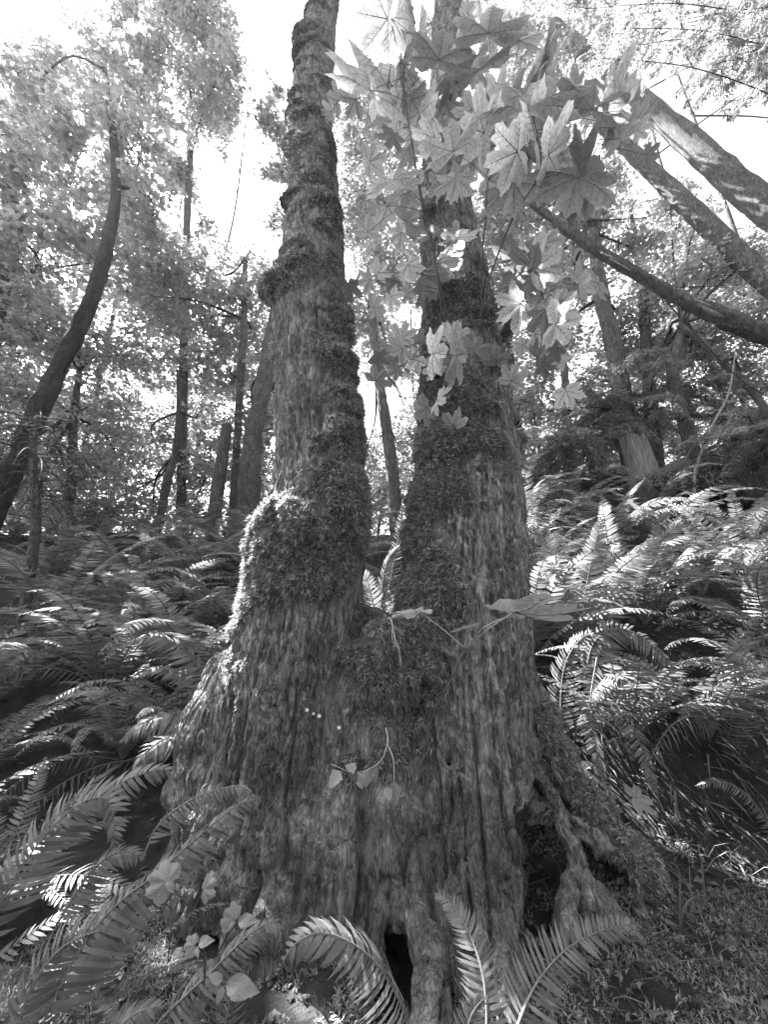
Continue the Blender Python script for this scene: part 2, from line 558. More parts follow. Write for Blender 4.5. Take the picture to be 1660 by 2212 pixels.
# moss shelves that ring the upper stem, and swellings
BLOBS = [blob(600, 628, 2.27, 46, 44, 32), blob(636, 592, 2.24, 52, 44, 24), blob(650, 558, 2.25, 50, 44, 18, 0.02), blob(648, 318, 2.42, 40, 32, 28, 0.03), blob(696, 345, 2.38, 36, 32, 16, 0.03), blob(670, 160, 2.48, 38, 32, 14, 0.025), blob(690, 40, 2.56, 34, 30, 12, 0.015), blob(662, 440, 2.34, 58, 40, 16, 0.02), blob(690, 690, 2.24, 72, 46, 18, 0.03), blob(700, 780, 2.22, 70, 46, 20, 0.03),
         blob(652, 258, 2.42, 38, 32, 22, 0.03), blob(658, 222, 2.44, 38, 32, 14, 0.025), blob(668, 92, 2.5, 38, 34, 15, 0.015), blob(660, 122, 2.5, 32, 30, 12, 0.015),
         blob(672, 392, 2.36, 44, 34, 22, 0.03), blob(690, 455, 2.3, 50, 40, 22, 0.04),
         blob(620, 1150, 2.14, 80, 60, 66, 0.08), blob(645, 1225, 2.12, 92, 60, 50, 0.08), blob(740, 1100, 2.16, 52, 60, 120, 0.08), blob(735, 920, 2.2, 44, 50, 90, 0.06),
         blob(1000, 660, 2.38, 70, 60, 45, 0.06), blob(1020, 705, 2.36, 56, 50, 22, 0.04), blob(1010, 905, 2.27, 80, 60, 34, 0.06), blob(985, 975, 2.26, 76, 60, 60, 0.07),
         blob(942, 800, 2.34, 36, 50, 60, 0.05), blob(932, 1100, 2.28, 40, 60, 90, 0.07), blob(910, 1370, 2.1, 60, 50, 36, 0.06), blob(800, 1430, 2.1, 50, 46, 40, 0.05),
         blob(840, 1475, 2.06, 70, 46, 30, 0.05), blob(1090, 700, 2.5, 22, 40, 40, 0.04), blob(545, 1465, 2.10, 46, 44, 56, 0.06),
         blob(820, 1590, 2.06, 28, 30, 60, 0.05), blob(1050, 1570, 2.07, 60, 40, 40, 0.06), blob(1110, 960, 2.42, 20, 30, 30, 0.04)]
_rb = random.Random(12)
for _ in range(16):                                                       # knobbly cushions: the burl, the big pad, the pads of the right stem
    BLOBS.append(blob(850 + _rb.gauss(0, 46), 1420 + _rb.gauss(0, 34), _rb.uniform(1.98, 2.06), *([_rb.uniform(18, 30)] * 3), 0.02))
for _ in range(20):
    x, y = _rb.uniform(545, 710), _rb.uniform(1095, 1260)
    BLOBS.append(blob(x, y, 2.01 + 0.0011 * abs(x - 650) - 0.0003 * (1260 - y), *([_rb.uniform(20, 32)] * 3), 0.025))
for _ in range(18):
    x, y = _rb.uniform(910, 1050), _rb.uniform(860, 1120)
    BLOBS.append(blob(x, y, 2.16 + 0.0009 * abs(x - 985), *([_rb.uniform(18, 28)] * 3), 0.03))
for _ in range(16):
    x, y = _rb.uniform(712, 755), _rb.uniform(560, 1080)
    BLOBS.append(blob(x, y, 2.24, *([_rb.uniform(16, 24)] * 3), 0.04))
HOLES = [(P(832, 1915, 1.70), P(842, 1960, 2.15), 0.022, 0.03), (P(842, 1990, 1.62), P(850, 2040, 2.15), 0.045, 0.05), (P(852, 2070, 1.55), P(858, 2120, 2.15), 0.062, 0.06), (P(866, 2150, 1.45), P(866, 2215, 2.1), 0.078, 0.07),
         (P(1142, 1790, 1.75), P(1152, 1800, 2.3), 0.07, 0.06), (P(1158, 1900, 1.70), P(1168, 1900, 2.3), 0.115, 0.09), (P(1150, 1960, 1.75), P(1165, 1960, 2.2), 0.09, 0.07), (P(1330, 1890, 1.85), P(1335, 1900, 2.25), 0.06, 0.06),
         (P(1190, 1850, 1.9), P(1190, 1850, 2.25), 0.05, 0.05), (P(965, 1610, 1.9), P(975, 1660, 2.0), 0.022, 0.016), (P(1155, 1700, 2.0), P(1160, 1740, 2.1), 0.022, 0.02),
         (P(805, 1520, 1.95), P(812, 1545, 2.2), 0.035, 0.02), (P(985, 1720, 1.9), P(985, 1890, 1.86), 0.012, 0.016), (P(770, 1400, 2.0), P(765, 1560, 2.05), 0.02, 0.014)]


def smin(a, b, k):
    h = np.clip(0.5 + 0.5 * (b - a) / k, 0, 1)
    return b * (1 - h) + a * h - k * h * (1 - h)


def seg_dist(p, a, b, ra, rb):
    ba = b - a
    q = p - a
    t = np.clip((q @ ba) / (ba @ ba), 0, 1)
    q = q - t[:, None] * ba
    return np.sqrt(np.einsum('ij,ij->i', q, q)) - (ra + t * (rb - ra))


def near_box(p, lo, hi):
    return np.nonzero((p[:, 0] > lo[0]) & (p[:, 0] < hi[0]) & (p[:, 2] > lo[2]) & (p[:, 2] < hi[2]) & (p[:, 1] > lo[1]) & (p[:, 1] < hi[1]))[0]


def tree_sdf(p, reach=0.3):
    d = np.full(len(p), 9.0)
    for a, b, ra, rb, k in PRIMS:
        r = max(ra, rb) + reach
        i = near_box(p, np.minimum(a, b) - r, np.maximum(a, b) + r)
        if len(i):
            d[i] = smin(d[i], seg_dist(p[i], a, b, ra, rb), k)
    for c, r, k in BLOBS:
        i = near_box(p, c - r - 0.15, c + r + 0.15)
        if len(i):
            q = p[i] - c
            k0 = np.linalg.norm(q / r, axis=1)
            k1 = np.linalg.norm(q / (r * r), axis=1) + 1e-9
            d[i] = smin(d[i], k0 * (k0 - 1.0) / k1, k)
    for a, b, ra, rb in HOLES:
        r = max(ra, rb) + 0.25
        i = near_box(p, np.minimum(a, b) - r, np.maximum(a, b) + r)
        if len(i):
            d[i] = -smin(-d[i], seg_dist(p[i], a, b, ra, rb), 0.03)
    return d


def sparse_surface(lo, hi, h0, levels):
    """surface nets over the cells that the surface passes through"""
    n = np.ceil((np.array(hi) - lo) / h0).astype(int)
    g = np.stack(np.meshgrid(*[np.arange(k) for k in n], indexing='ij'), -1).reshape(-1, 3)
    h = h0
    for lv in range(levels + 1):
        c = np.array(lo) + (g + 0.5) * h
        g = g[np.abs(tree_sdf(c)) < h * 1.15]
        if lv < levels:
            off = np.stack(np.meshgrid([0, 1], [0, 1], [0, 1], indexing='ij'), -1).reshape(-1, 3)
            g = (g[:, None, :] * 2 + off[None]).reshape(-1, 3)
            h *= 0.5
    B = 1 << 20
    key = lambda q: (q[..., 0] * B + q[..., 1]) * B + q[..., 2]
    corners = np.stack(np.meshgrid([0, 1], [0, 1], [0, 1], indexing='ij'), -1).reshape(-1, 3)
    ck = g[:, None, :] + corners[None]
    kk = key(ck)
    uk, first, inv = np.unique(kk.ravel(), return_index=True, return_inverse=True)
    upt = np.array(lo) + ck.reshape(-1, 3)[first] * h
    val = tree_sdf(upt)
    inv = inv.reshape(kk.shape)
    cv = val[inv]
    inside = cv < 0
    mixed = inside.any(1) & ~inside.all(1)
    g, cv, inv = g[mixed], cv[mixed], inv[mixed]
    E = [(a, b) for a in range(8) for b in range(a + 1, 8) if np.abs(corners[a] - corners[b]).sum() == 1]
    acc = np.zeros((len(g), 3))
    cnt = np.zeros(len(g))
    for a, b in E:
        va, vb = cv[:, a], cv[:, b]
        cr = (va < 0) != (vb < 0)
        t = np.where(cr, va / np.where(cr, va - vb, 1), 0)
        pt = corners[a] + t[:, None] * (corners[b] - corners[a])
        acc += np.where(cr[:, None], pt, 0)
        cnt += cr
    vert = np.array(lo) + (g + acc / cnt[:, None]) * h
    gk = key(g)
    order = np.argsort(gk)
    sk = gk[order]

    def find(q):
        k = key(q)
        i = np.clip(np.searchsorted(sk, k), 0, len(sk) - 1)
        return np.where(sk[i] == k, order[i], -1)
    quads = []
    for ax in range(3):
        e = np.zeros(3, int)
        e[ax] = 1
        ia = 0
        ib = int(e[0] * 4 + e[1] * 2 + e[2])
        a, b = cv[:, ia] < 0, cv[:, ib] < 0
        sel = a != b
        u = np.zeros(3, int)
        w = np.zeros(3, int)
        u[(ax + 1) % 3] = 1
        w[(ax + 2) % 3] = 1
        gs = g[sel]
        f = np.stack([find(gs), find(gs - u), find(gs - u - w), find(gs - w)], -1)
        flip = ~a[sel]
        ok = (f >= 0).all(1)
        f, flip = f[ok], flip[ok]
        f[flip] = f[flip][:, ::-1]
        quads.append(f)
    return vert, np.concatenate(quads)


def axis_at(rows, z):
    pts = np.array([np.append(P(a, b, d), hw * SCL(a, b, d)) for a, b, d, hw in rows])
    o = np.argsort(pts[:, 2])
    pts = pts[o]
    return np.stack([np.interp(z, pts[:, 2], pts[:, k]) for k in (0, 1, 3)], -1)


MOSS = [(722, 470, 2.25, 34), (728, 560, 2.22, 42), (735, 640, 2.2, 46), (738, 720, 2.2, 52), (742, 800, 2.2, 52), (745, 880, 2.18, 54), (742, 960, 2.14, 62), (738, 1050, 2.1, 74),
        (748, 1140, 2.1, 66), (620, 1140, 2.02, 88), (600, 1220, 2.02, 92), (690, 1210, 2.0, 88), (740, 1230, 2.06, 50), (545, 1270, 2.1, 62), (520, 1330, 2.15, 40), (548, 1450, 2.1, 44), (550, 1510, 2.05, 36), (560, 1020, 2.25, 30),
        (615, 615, 2.2, 56), (660, 585, 2.18, 54), (650, 545, 2.2, 40), (640, 480, 2.28, 20), (700, 760, 2.2, 46), (600, 760, 2.25, 20), (655, 680, 2.2, 34),
        (650, 320, 2.35, 46), (652, 255, 2.35, 44), (705, 300, 2.4, 34), (700, 360, 2.35, 36), (680, 400, 2.3, 44), (700, 450, 2.26, 46), (690, 500, 2.24, 34), (668, 95, 2.45, 34), (700, 190, 2.45, 34), (705, 120, 2.5, 24),
        (1000, 640, 2.3, 64), (1010, 700, 2.3, 66), (945, 760, 2.3, 56), (935, 850, 2.28, 60), (1000, 880, 2.22, 72), (1060, 830, 2.3, 34), (945, 960, 2.2, 78), (1020, 960, 2.2, 66), (915, 1060, 2.2, 62),
        (970, 1060, 2.15, 52), (900, 1150, 2.2, 66), (930, 1230, 2.12, 66), (880, 1280, 2.15, 60), (950, 1300, 2.05, 62), (1105, 950, 2.4, 28), (1108, 1040, 2.4, 20), (920, 700, 2.4, 40),
        (850, 1410, 2.0, 96), (905, 1355, 2.05, 66), (800, 1400, 2.05, 66), (900, 1460, 2.02, 66), (830, 1490, 2.02, 60), (815, 1570, 2.05, 34), (830, 1640, 2.0, 38), (800, 1330, 2.2, 40),
        (1230, 1660, 2.2, 50), (1290, 1750, 2.18, 56), (1370, 1850, 2.12, 56), (1180, 1560, 2.25, 44), (1420, 1930, 2.05, 44), (900, 1580, 2.0, 40), (760, 1660, 2.0, 36),
        (960, 1350, 2.05, 40), (1010, 1100, 2.1, 26), (1010, 1180, 2.1, 26), (1040, 1260, 2.1, 22), (930, 460, 2.5, 26)]
WOODS = [(1215, 1790, 1.95, 30), (1240, 1850, 1.93, 24), (1255, 1900, 1.88, 22), (1190, 1760, 2.0, 18), (1140, 1700, 2.05, 20), (1285, 1830, 1.98, 22), (1380, 1900, 1.95, 26), (1180, 1800, 2.05, 20),
         (1065, 1980, 1.78, 20), (1075, 2050, 1.72, 16), (925, 2060, 1.72, 16), (950, 2150, 1.64, 14), (730, 1290, 2.0, 9), (738, 1330, 2.0, 8), (1030, 1740, 2.0, 14)]


def field(p, spots, soft=0.35):
    f = np.zeros(len(p))
    for a, b, d, r in spots:
        c, rr = P(a, b, d), r * SCL(a, b, d) * 1.35
        i = near_box(p, c - rr, c + rr)
        f[i] = np.maximum(f[i], 1.0 - np.linalg.norm(p[i] - c, axis=1) / rr)
    return f


def build_maple():
    lo, hi = np.array([-1.45, 1.35, -0.5]), np.array([1.75, 3.5, 8.9])
    v, q = sparse_surface(lo, hi, 0.18, 4)
    e = 1e-3
    g = sum(np.array(k)[None] * tree_sdf(v + np.array(k) * e, 0.1)[:, None] for k in ((1, -1, -1), (-1, -1, 1), (-1, 1, -1), (1, 1, 1)))
    nor = nrm(g)
    aL, aR = axis_at(LEFT_ROWS, v[:, 2]), axis_at(RIGHT_ROWS, v[:, 2])
    wl = (v[:, 0] < (aL[:, 0] + aL[:, 2] + aR[:, 0] - aR[:, 2]) / 2)
    ax = np.where(wl[:, None], aL, aR)
    rel = (v[:, :2] - ax[:, :2]) / np.maximum(ax[:, 2:3], 0.16)
    rel = rel / (0.35 + 0.65 * np.linalg.norm(rel, axis=1, keepdims=True))
    sd = wl * 7.3
    wob = fbm(np.stack([rel[:, 0] * 2, rel[:, 1] * 2, v[:, 2] * 2.5], -1), 2, 31)
    q3 = np.stack([rel[:, 0] * 12.5 + sd + wob * 0.8, rel[:, 1] * 12.5 + wob * 0.8, v[:, 2] * 2.4], -1)
    q4 = np.stack([rel[:, 0] * 22.0 + sd + wob, rel[:, 1] * 22.0 + wob, v[:, 2] * 5.0], -1)
    q5 = np.stack([rel[:, 0] * 12.0 + sd, rel[:, 1] * 12.0, v[:, 2] * 22.0], -1)
    f1 = smoothstep(0.22, 0.0, np.abs(noise3(q3, 1)))
    f2 = smoothstep(0.24, 0.0, np.abs(noise3(q4, 2)))
    f3 = smoothstep(0.14, 0.0, np.abs(noise3(q5, 4))) * smoothstep(-0.1, 0.5, noise3(q4 * 0.7, 8))
    base = smoothstep(1.3, 0.3, v[:, 2])
    lump = fbm(v * 5.0, 3, 21)
    fine = fbm(v * 38.0, 2, 27)
    msk = field(v, MOSS) + 0.20 * fbm(v * 9.0, 3, 41) + 0.16 * fbm(v * 34.0, 2, 43)
    msk = msk - 0.16 * smoothstep(2.6, 4.2, v[:, 2])
    fr = nrm(ray(712, 915))
    fq = v - np.array([0, 0, CAMZ])
    bare = smoothstep(0.045, 0.075, np.linalg.norm(fq - (fq @ fr)[:, None] * fr, axis=1))      # the painted scar is kept clear of moss
    moss = smoothstep(0.13, 0.42, msk) * bare
    thin = smoothstep(0.0, 0.5, fbm(v * 6.0, 3, 51) + 0.35 * fbm(v * 22.0, 2, 53) + 0.45 * base - 0.25)            # a thin felt of moss on the old bark
    wood = smoothstep(0.25, 0.45, field(v, WOODS) + 0.2 * fbm(v * 14.0, 2, 61))
    amp = 0.029 * np.clip(ax[:, 2] / 0.33, 0.55, 1.2) * (1 - 0.35 * base)
    pl = 0.7 + 0.5 * fbm(v * 4.0, 2, 99)
    bark = -amp * (f1 * pl * 1.1 + 0.6 * f2 + 0.38 * f3) + 0.004 * fine
    bark = bark * (1 - 0.5 * wood)
    mossd = 0.014 + 0.026 * fbm(v * 14.0, 3, 71) + 0.008 * fine
    disp = bark * (1 - moss) + mossd * moss + 0.02 * lump * (0.6 + 1.6 * base) + base * (0.014 * fbm(v * 15.0, 3, 81) - 0.012 * smoothstep(0.16, 0.0, np.abs(fbm(v * np.array([11, 11, 6.0]), 2, 83))))
    qf = np.stack([rel[:, 0] * 2.6 + sd, rel[:, 1] * 2.6, v[:, 2] * 0.9], -1)
    fold = fbm(qf, 2, 95)
    disp = disp + base * (0.075 * fold - 0.05 * smoothstep(0.18, 0.0, np.abs(noise3(qf * 1.5, 97))))
    v2 = v + nor * disp[:, None]
    root = thing('maple_tree', (0.0, 2.2, float(ground_z(np.array([0.0]), np.array([2.2]))[0])),
                 'old mossy maple with two stems rising from one flared, root-buttressed base', 'tree')
    off = np.array(root.location)
    me = make_mesh('maple_trunk', v2 - off, mats=[M_TRUNK], quads=q)
    set_attr(me, 'moss', np.clip(moss + 0.55 * thin * (0.3 + base), 0, 1) * (1 - wood))
    set_attr(me, 'wood', wood)
    link('trunk', me, root, label='furrowed grey trunk, forked into two stems above knotted roots')
    # moss sprigs
    tri_c = v2[q].mean(1)
    e1, e2 = v2[q[:, 2]] - v2[q[:, 0]], v2[q[:, 3]] - v2[q[:, 1]]
    cr = np.cross(e1, e2)
    area = np.linalg.norm(cr, axis=1) / 2
    fn = nor[q].mean(1)
    fm = moss[q].mean(1) * (1 - wood[q].mean(1))
    ft = thin[q].mean(1) * base[q].mean(1) * (1 - moss[q].mean(1))
    facing = smoothstep(0.75, 0.35, fn[:, 1])
    w = area * facing * (fm ** 1.5 * 24000 + ft * 5000)
    low = smoothstep(3.2, 1.2, tri_c[:, 2]) * 0.55 + 0.45
    w = w * low
    cnt = RNG.poisson(w)
    idx = np.repeat(np.arange(len(q)), cnt)
    lens = np.where(RNG.random(len(idx)) < fm[idx], RNG.uniform(0.014, 0.038, len(idx)), RNG.uniform(0.005, 0.012, len(idx)))
    jit = RNG.uniform(0, 1, (len(idx), 2))
    qa = v2[q[idx, 0]] * (1 - jit[:, :1]) + v2[q[idx, 1]] * jit[:, :1]
    qb = v2[q[idx, 3]] * (1 - jit[:, :1]) + v2[q[idx, 2]] * jit[:, :1]
    pos = qa * (1 - jit[:, 1:]) + qb * jit[:, 1:]
    clump = noise3(pos * 55.0, 91)
    pos = pos + fn[idx] * (0.004 * clump[:, None] - 0.003)
    me2 = sprigs('moss_mesh', pos - off, fn[idx], lens * (1 + 0.35 * clump), M_MOSS, droop=0.25, width=0.22)
    link('moss', me2, root, kind='stuff', label='thick shaggy moss hanging in pads and shelves from both stems')
    return root, v2, q, moss


def sprigs(name, pos, nor, lens, mat, droop=0.5, width=0.16, blades=3, spread=0.9):
    """little moss shoots, each a tuft of three narrow pointed leaves"""
    n = len(pos)
    V, T = [], []
    for b in range(blades):
        d = nrm(nor * RNG.uniform(0.35, 0.9, (n, 1)) + RNG.normal(0, spread * 0.5, (n, 3)) + np.array([0, 0, -droop]) * RNG.uniform(0.2, 1.0, (n, 1)))
        side = nrm(np.cross(d, RNG.normal(0, 1, (n, 3))))
        L = (lens * RNG.uniform(0.6, 1.1, n))[:, None]
        bend = np.array([0, 0, -1]) * L * RNG.uniform(0.05, 0.35, (n, 1))
        a = pos
        m1 = pos + d * L * 0.45 + side * L * width * 0.5
        m2 = pos + d * L * 0.45 - side * L * width * 0.5
        tip = pos + d * L + bend
        V.append(np.stack([a, m1, tip, m2], 1).reshape(-1, 3))
        i = (np.arange(n) * 4 + b * n * 4)[:, None]
        T.append(np.concatenate([i + np.array([[0, 1, 3]]), i + np.array([[1, 2, 3]])], 0))
    return make_mesh(name, np.concatenate(V), mats=[mat], smooth=False, tris=np.concatenate(T))


MAPLE, MV, MQ, MMOSS = build_maple()

# ------------------------------------------------------------------ foliage
LEAF_T = np.array([[0, 0, 0], [-0.52, 0.30, -0.07], [-0.20, 0.52, 0.0], [0, 1.0, -0.10], [0.20, 0.52, 0.0], [0.52, 0.30, -0.07]])
LEAF_F = np.array([[0, 2, 1], [0, 3, 2], [0, 4, 3], [0, 5, 4]])

# gaps in the canopy through which the sun reaches these spots: (point, radius)
GAPS = [(P(540, 1465, 2.03), 0.12), (P(572, 1140, 2.02), 0.17), (P(550, 1240, 2.04), 0.17), (P(830, 1250, 3.2), 0.3), (P(850, 1130, 3.3), 0.3), (P(850, 1100, 4.8), 0.3), (P(605, 1110, 1.94), 0.15), (P(580, 1200, 1.95), 0.15), (P(545, 1455, 1.96), 0.10), (P(520, 1220, 2.15), 0.2), (P(495, 1330, 2.2), 0.2), (P(560, 1120, 2.1), 0.16), (P(440, 1480, 2.3), 0.12),
        (P(1275, 1210, 2.9), 0.30), (P(1350, 1150, 3.4), 0.3), (P(1600, 1560, 2.6), 0.28), (P(1560, 1760, 2.3), 0.26), (P(1600, 1400, 3.0), 0.25), (P(1500, 1250, 3.5), 0.3),
        (P(770, 2042, 1.16), 0.10),  (P(350, 1390, 2.5), 0.18), (P(860, 1180, 3.8), 0.3), (P(1310, 260, 1.5), 0.14), (P(1030, 170, 1.6), 0.10),
        (P(1000, 290, 1.6), 0.10), (P(1420, 1380, 2.6), 0.16), (P(100, 1500, 2.2), 0.15), (P(1200, 1470, 2.5), 0.12), (P(700, 1555, 1.80), 0.07), (P(1140, 220, 1.5), 0.18), (P(960, 200, 1.75), 0.16), (P(1000, 420, 1.8), 0.1), (P(1230, 690, 1.8), 0.12), (P(1060, 60, 1.65), 0.16), (P(1300, 230, 1.5), 0.14), 
        (P(60, 1330, 3.0), 0.2), (P(230, 1280, 3.4), 0.2), (P(420, 1230, 3.6), 0.2), (P(150, 1620, 2.0), 0.14), (P(320, 1560, 2.2), 0.14), (P(1400, 1250, 3.2), 0.25), (P(1560, 1150, 4.0), 0.3), (P(1640, 1250, 3.6), 0.25),
        (P(1330, 1480, 2.5), 0.16), (P(1500, 1500, 2.5), 0.2), (P(1450, 1120, 4.4), 0.3), (P(1620, 1650, 2.2), 0.2), (P(640, 300, 2.3), 0.1), (P(600, 600, 2.2), 0.12), (P(1180, 1130, 3.6), 0.2), (P(1640, 1820, 2.0), 0.16)]


def open_to_sun(c, scale=1.0):
    keep = np.ones(len(c), bool)
    for g, r in GAPS:
        q = c - g
        s = q @ SUN
        q = q - s[:, None] * SUN
        keep &= ~((s > 0.5) & (np.einsum('ij,ij->i', q, q) < (r * scale) ** 2))
    return keep


def frames(nor, rng):
    a = nrm(np.cross(nor, rng.normal(0, 1, nor.shape)))
    return a, np.cross(nor, a)


def leaves_mesh(name, c, nor, size, mat, off, rng):
    x, y = frames(nor, rng)
    t = LEAF_T
    v = c[:, None, :] + size[:, None, None] * (x[:, None, :] * t[None, :, :1] + y[:, None, :] * (t[None, :, 1:2] - 0.4) + nor[:, None, :] * t[None, :, 2:])
    f = (np.arange(len(c)) * 6)[:, None, None] + LEAF_F[None]
    return make_mesh(name, v.reshape(-1, 3) - np.asarray(off), mats=[mat], smooth=False, tris=f.reshape(-1, 3))


def spray_points(lobes, leaf, lai, rng, flat=0.28):
    """leaves held in flat, tiered sprays through each lobe of a crown"""
    C, Nn = [], []
    for c, R in lobes:
        n_leaf = 2.0 * lai * math.pi * R * R / (0.42 * leaf * leaf)
        per = 26
        ns = max(int(n_leaf / per), 3)
        u = nrm(rng.normal(0, 1, (ns, 3))) * (rng.random((ns, 1)) ** 0.42) * R
        u[:, 2] *= 0.85
        sc = c + u
        sn = nrm(np.array([0, 0, 1.0]) + rng.normal(0, 0.30, (ns, 3)) + nrm(u) * np.array([0.25, 0.25, 0]))
        a, b = frames(sn, rng)
        k = rng.integers(per // 2, per * 3 // 2, ns)
        i = np.repeat(np.arange(ns), k)
        m = len(i)
        rad = 0.34 * R ** 0.5 * np.sqrt(rng.random(m)) * rng.uniform(0.6, 1.3, m)
        th = rng.uniform(0, 2 * math.pi, m)
        p = sc[i] + a[i] * (rad * np.cos(th))[:, None] * 1.35 + b[i] * (rad * np.sin(th))[:, None] * 0.8 + sn[i] * rng.normal(0, 0.05, m)[:, None]
        p[:, 2] -= 0.12 * rad ** 2
        C.append(p)
        Nn.append(nrm(sn[i] + rng.normal(0, flat + 0.15, (m, 3))))
    return np.concatenate(C), np.concatenate(Nn)


def broad_tree(name, label, trunk, lobes, leaf=0.12, lai=1.5, mat=None, bark=None, group='background broadleaf trees', seed=1, limbs=True, cat='tree', gap=1.0, ridge=0.12):
    """trunk rows (px, py, d, half width px) from the bottom up; lobes (px, py, d, radius m)"""
    rng = np.random.default_rng(seed)
    pts = [P(a, b, d) for a, b, d, _ in trunk]
    rad = [h * SCL(a, b, d) for a, b, d, h in trunk]
    g = pts[0].copy()
    gz = float(ground_z(np.array([g[0]]), np.array([g[1]]))[0])
    if g[2] > gz - 0.05:
        dirv = pts[0] - pts[1]
        dirv = dirv / max(abs(dirv[2]), 1e-3) if dirv[2] < 0 else np.array([0, 0, -1.0])
        foot = g + dirv * (g[2] - gz + 0.1)
        fz = float(ground_z(np.array([foot[0]]), np.array([foot[1]]))[0])
        foot[2] = min(foot[2], fz - 0.05)
        pts.insert(0, foot)
        rad.insert(0, rad[0] * 1.12)
    root = thing(name, pts[0] + np.array([0, 0, 0.05]), label, cat, group)
    off = np.array(root.location)
    bg = Bag()
    tube(bg, pts, rad, 18, n=max(len(pts) * 12, 60), bump=0.10, bf=7.0, seed=seed, ridge=ridge)
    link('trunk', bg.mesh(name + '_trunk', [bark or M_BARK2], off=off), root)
    if lobes:
        L = [(P(a, b, d), r) for a, b, d, r in lobes]
        if limbs:
            top = np.array(pts)
            for c, r in L:
                bl = Bag()
                t = top[len(top) // 2:]
                dd = np.linalg.norm(t - c, axis=1) + 0.6 * np.maximum(t[:, 2] - c[2], 0)
                s = t[np.argmin(dd)]
                rr = rad[len(top) // 2 + int(np.argmin(dd))]
                mid = (s + c) / 2 + rng.normal(0, 0.12, 3) + np.array([0, 0, 0.15])
                if not open_to_sun(spline([s, mid, c], 30), 0.8)[6:].all():      # limbs stay out of the sunlit openings
                    continue
                tube(bl, [s, mid, c], [min(rr * 0.5, 0.05), 0.024, 0.012], 6, 10, bump=0.08, seed=seed)
                cc = spline([s, mid, c], 9)
                for _ in range(5):
                    e = c + nrm(rng.normal(0, 1, 3)) * r * 0.8
                    st = cc[rng.integers(5, 9)]
                    m2 = (st + e) / 2 + rng.normal(0, 0.07, 3)
                    if open_to_sun(spline([st, m2, e], 12), 0.8).all():
                        tube(bl, [st, m2, e], [0.014, 0.008, 0.004], 4, 7)
                link('branch', bl.mesh(name + '_limb', [M_BARKD], off=off), root)
        c, n = spray_points(L, leaf, lai, rng)
        k = open_to_sun(c, gap)
        c, n = c[k], n[k]
        size = leaf * rng.uniform(0.65, 1.3, len(c))
        link('crown', leaves_mesh(name + '_crown', c, n, size, mat or M_LEAF, off, rng), root)
    return root


broad_tree('alder_tree', 'dark leaning tree trunk curving up at the left edge, hazy crown under the sun',
           [(-60, 1210, 4.6, 24), (40, 985, 4.7, 21), (110, 830, 4.85, 19), (200, 640, 5.05, 15), (238, 500, 5.25, 12), (250, 400, 5.4, 10), (243, 280, 5.6, 8), (225, 150, 5.8, 5)],
           [(60, 200, 5.9, 0.9), (180, 330, 5.9, 1.0), (40, 380, 5.5, 0.9), (290, 330, 6.0, 0.9), (150, 500, 5.6, 0.9), (330, 470, 6.2, 0.9), (20, 540, 5.3, 0.7)], 0.12, 1.5, seed=3, bark=M_BARKK, ridge=0.3)
broad_tree('maple_tree', 'tall broadleaf tree high between the sun glare and the forked maple',
           [(395, 900, 9.2, 9), (400, 600, 9.0, 8), (410, 350, 9.0, 7), (415, 160, 9.0, 5)],
           [(330, 130, 8, 1.2), (440, 70, 8, 1.1), (260, 220, 8, 1.2), (445, 220, 8.2, 1.0), (370, 320, 8.4, 1.1), (480, 150, 8.0, 0.7), (350, 20, 8, 0.9), (260, 430, 8.4, 1.0)], 0.13, 1.5, seed=4)
broad_tree('maple_tree', 'dark-leaved tree whose crown shows on both sides of the left stem',
           [(560, 1000, 10, 14), (610, 760, 10, 12), (650, 500, 10, 9), (690, 250, 10, 6)],
           [(592, 270, 8, 0.62), (608, 370, 8, 0.62), (615, 470, 8, 0.6), (800, 330, 9, 1.0), (785, 470, 9, 1.0), (840, 600, 9, 1.0), (880, 250, 9, 1.0), (790, 230, 9, 0.8), (600, 200, 9, 0.45)], 0.12, 1.9, seed=5)
broad_tree('alder_tree', 'slender tree with dark thin stem just left of the forked maple',
           [(512, 960, 8.2, 8), (520, 820, 8.2, 8), (527, 690, 8.2, 7), (530, 560, 8.3, 5)],
           [(420, 580, 8, 0.95), (520, 630, 8, 0.8), (330, 640, 8, 1.0), (440, 720, 8.5, 0.9), (545, 720, 9, 0.7), (560, 560, 8.4, 0.4), (500, 800, 9, 0.7)], 0.11, 1.5, seed=6)
broad_tree('alder_tree', 'understory tree filling the far left below the leaning trunk',
           [(150, 1130, 6.8, 10), (160, 900, 6.9, 8), (172, 800, 7.0, 5)],
           [(60, 700, 6, 0.9), (150, 740, 7, 0.9), (290, 770, 8, 0.9), (40, 860, 6, 0.8), (190, 880, 7.5, 0.9), (20, 1000, 5.5, 0.7), (150, 1020, 7, 0.8), (100, 1110, 6.6, 0.6), (250, 980, 8, 0.7)], 0.10, 1.4, seed=7)
broad_tree('sapling_tree', 'forked sapling with bright sunlit leaves behind the fern bank',
           [(335, 1170, 8.4, 9), (362, 1040, 8.4, 9), (378, 980, 8.4, 7), (386, 890, 8.4, 5), (384, 800, 8.4, 3)],
           [(330, 950, 9.4, 0.9), (430, 900, 9.6, 0.8), (400, 1040, 9.6, 0.8), (270, 1070, 8.8, 0.7), (470, 1010, 9.8, 0.6), (330, 1110, 8.8, 0.6)], 0.10, 0.9, seed=8)
broad_tree('broken_snag', 'slim pole of a trunk broken off short, left of the forked maple',
           [(455, 1180, 7.6, 15), (470, 1060, 7.6, 14), (482, 980, 7.6, 13), (491, 918, 7.6, 11)], None, seed=9, cat='tree trunk')
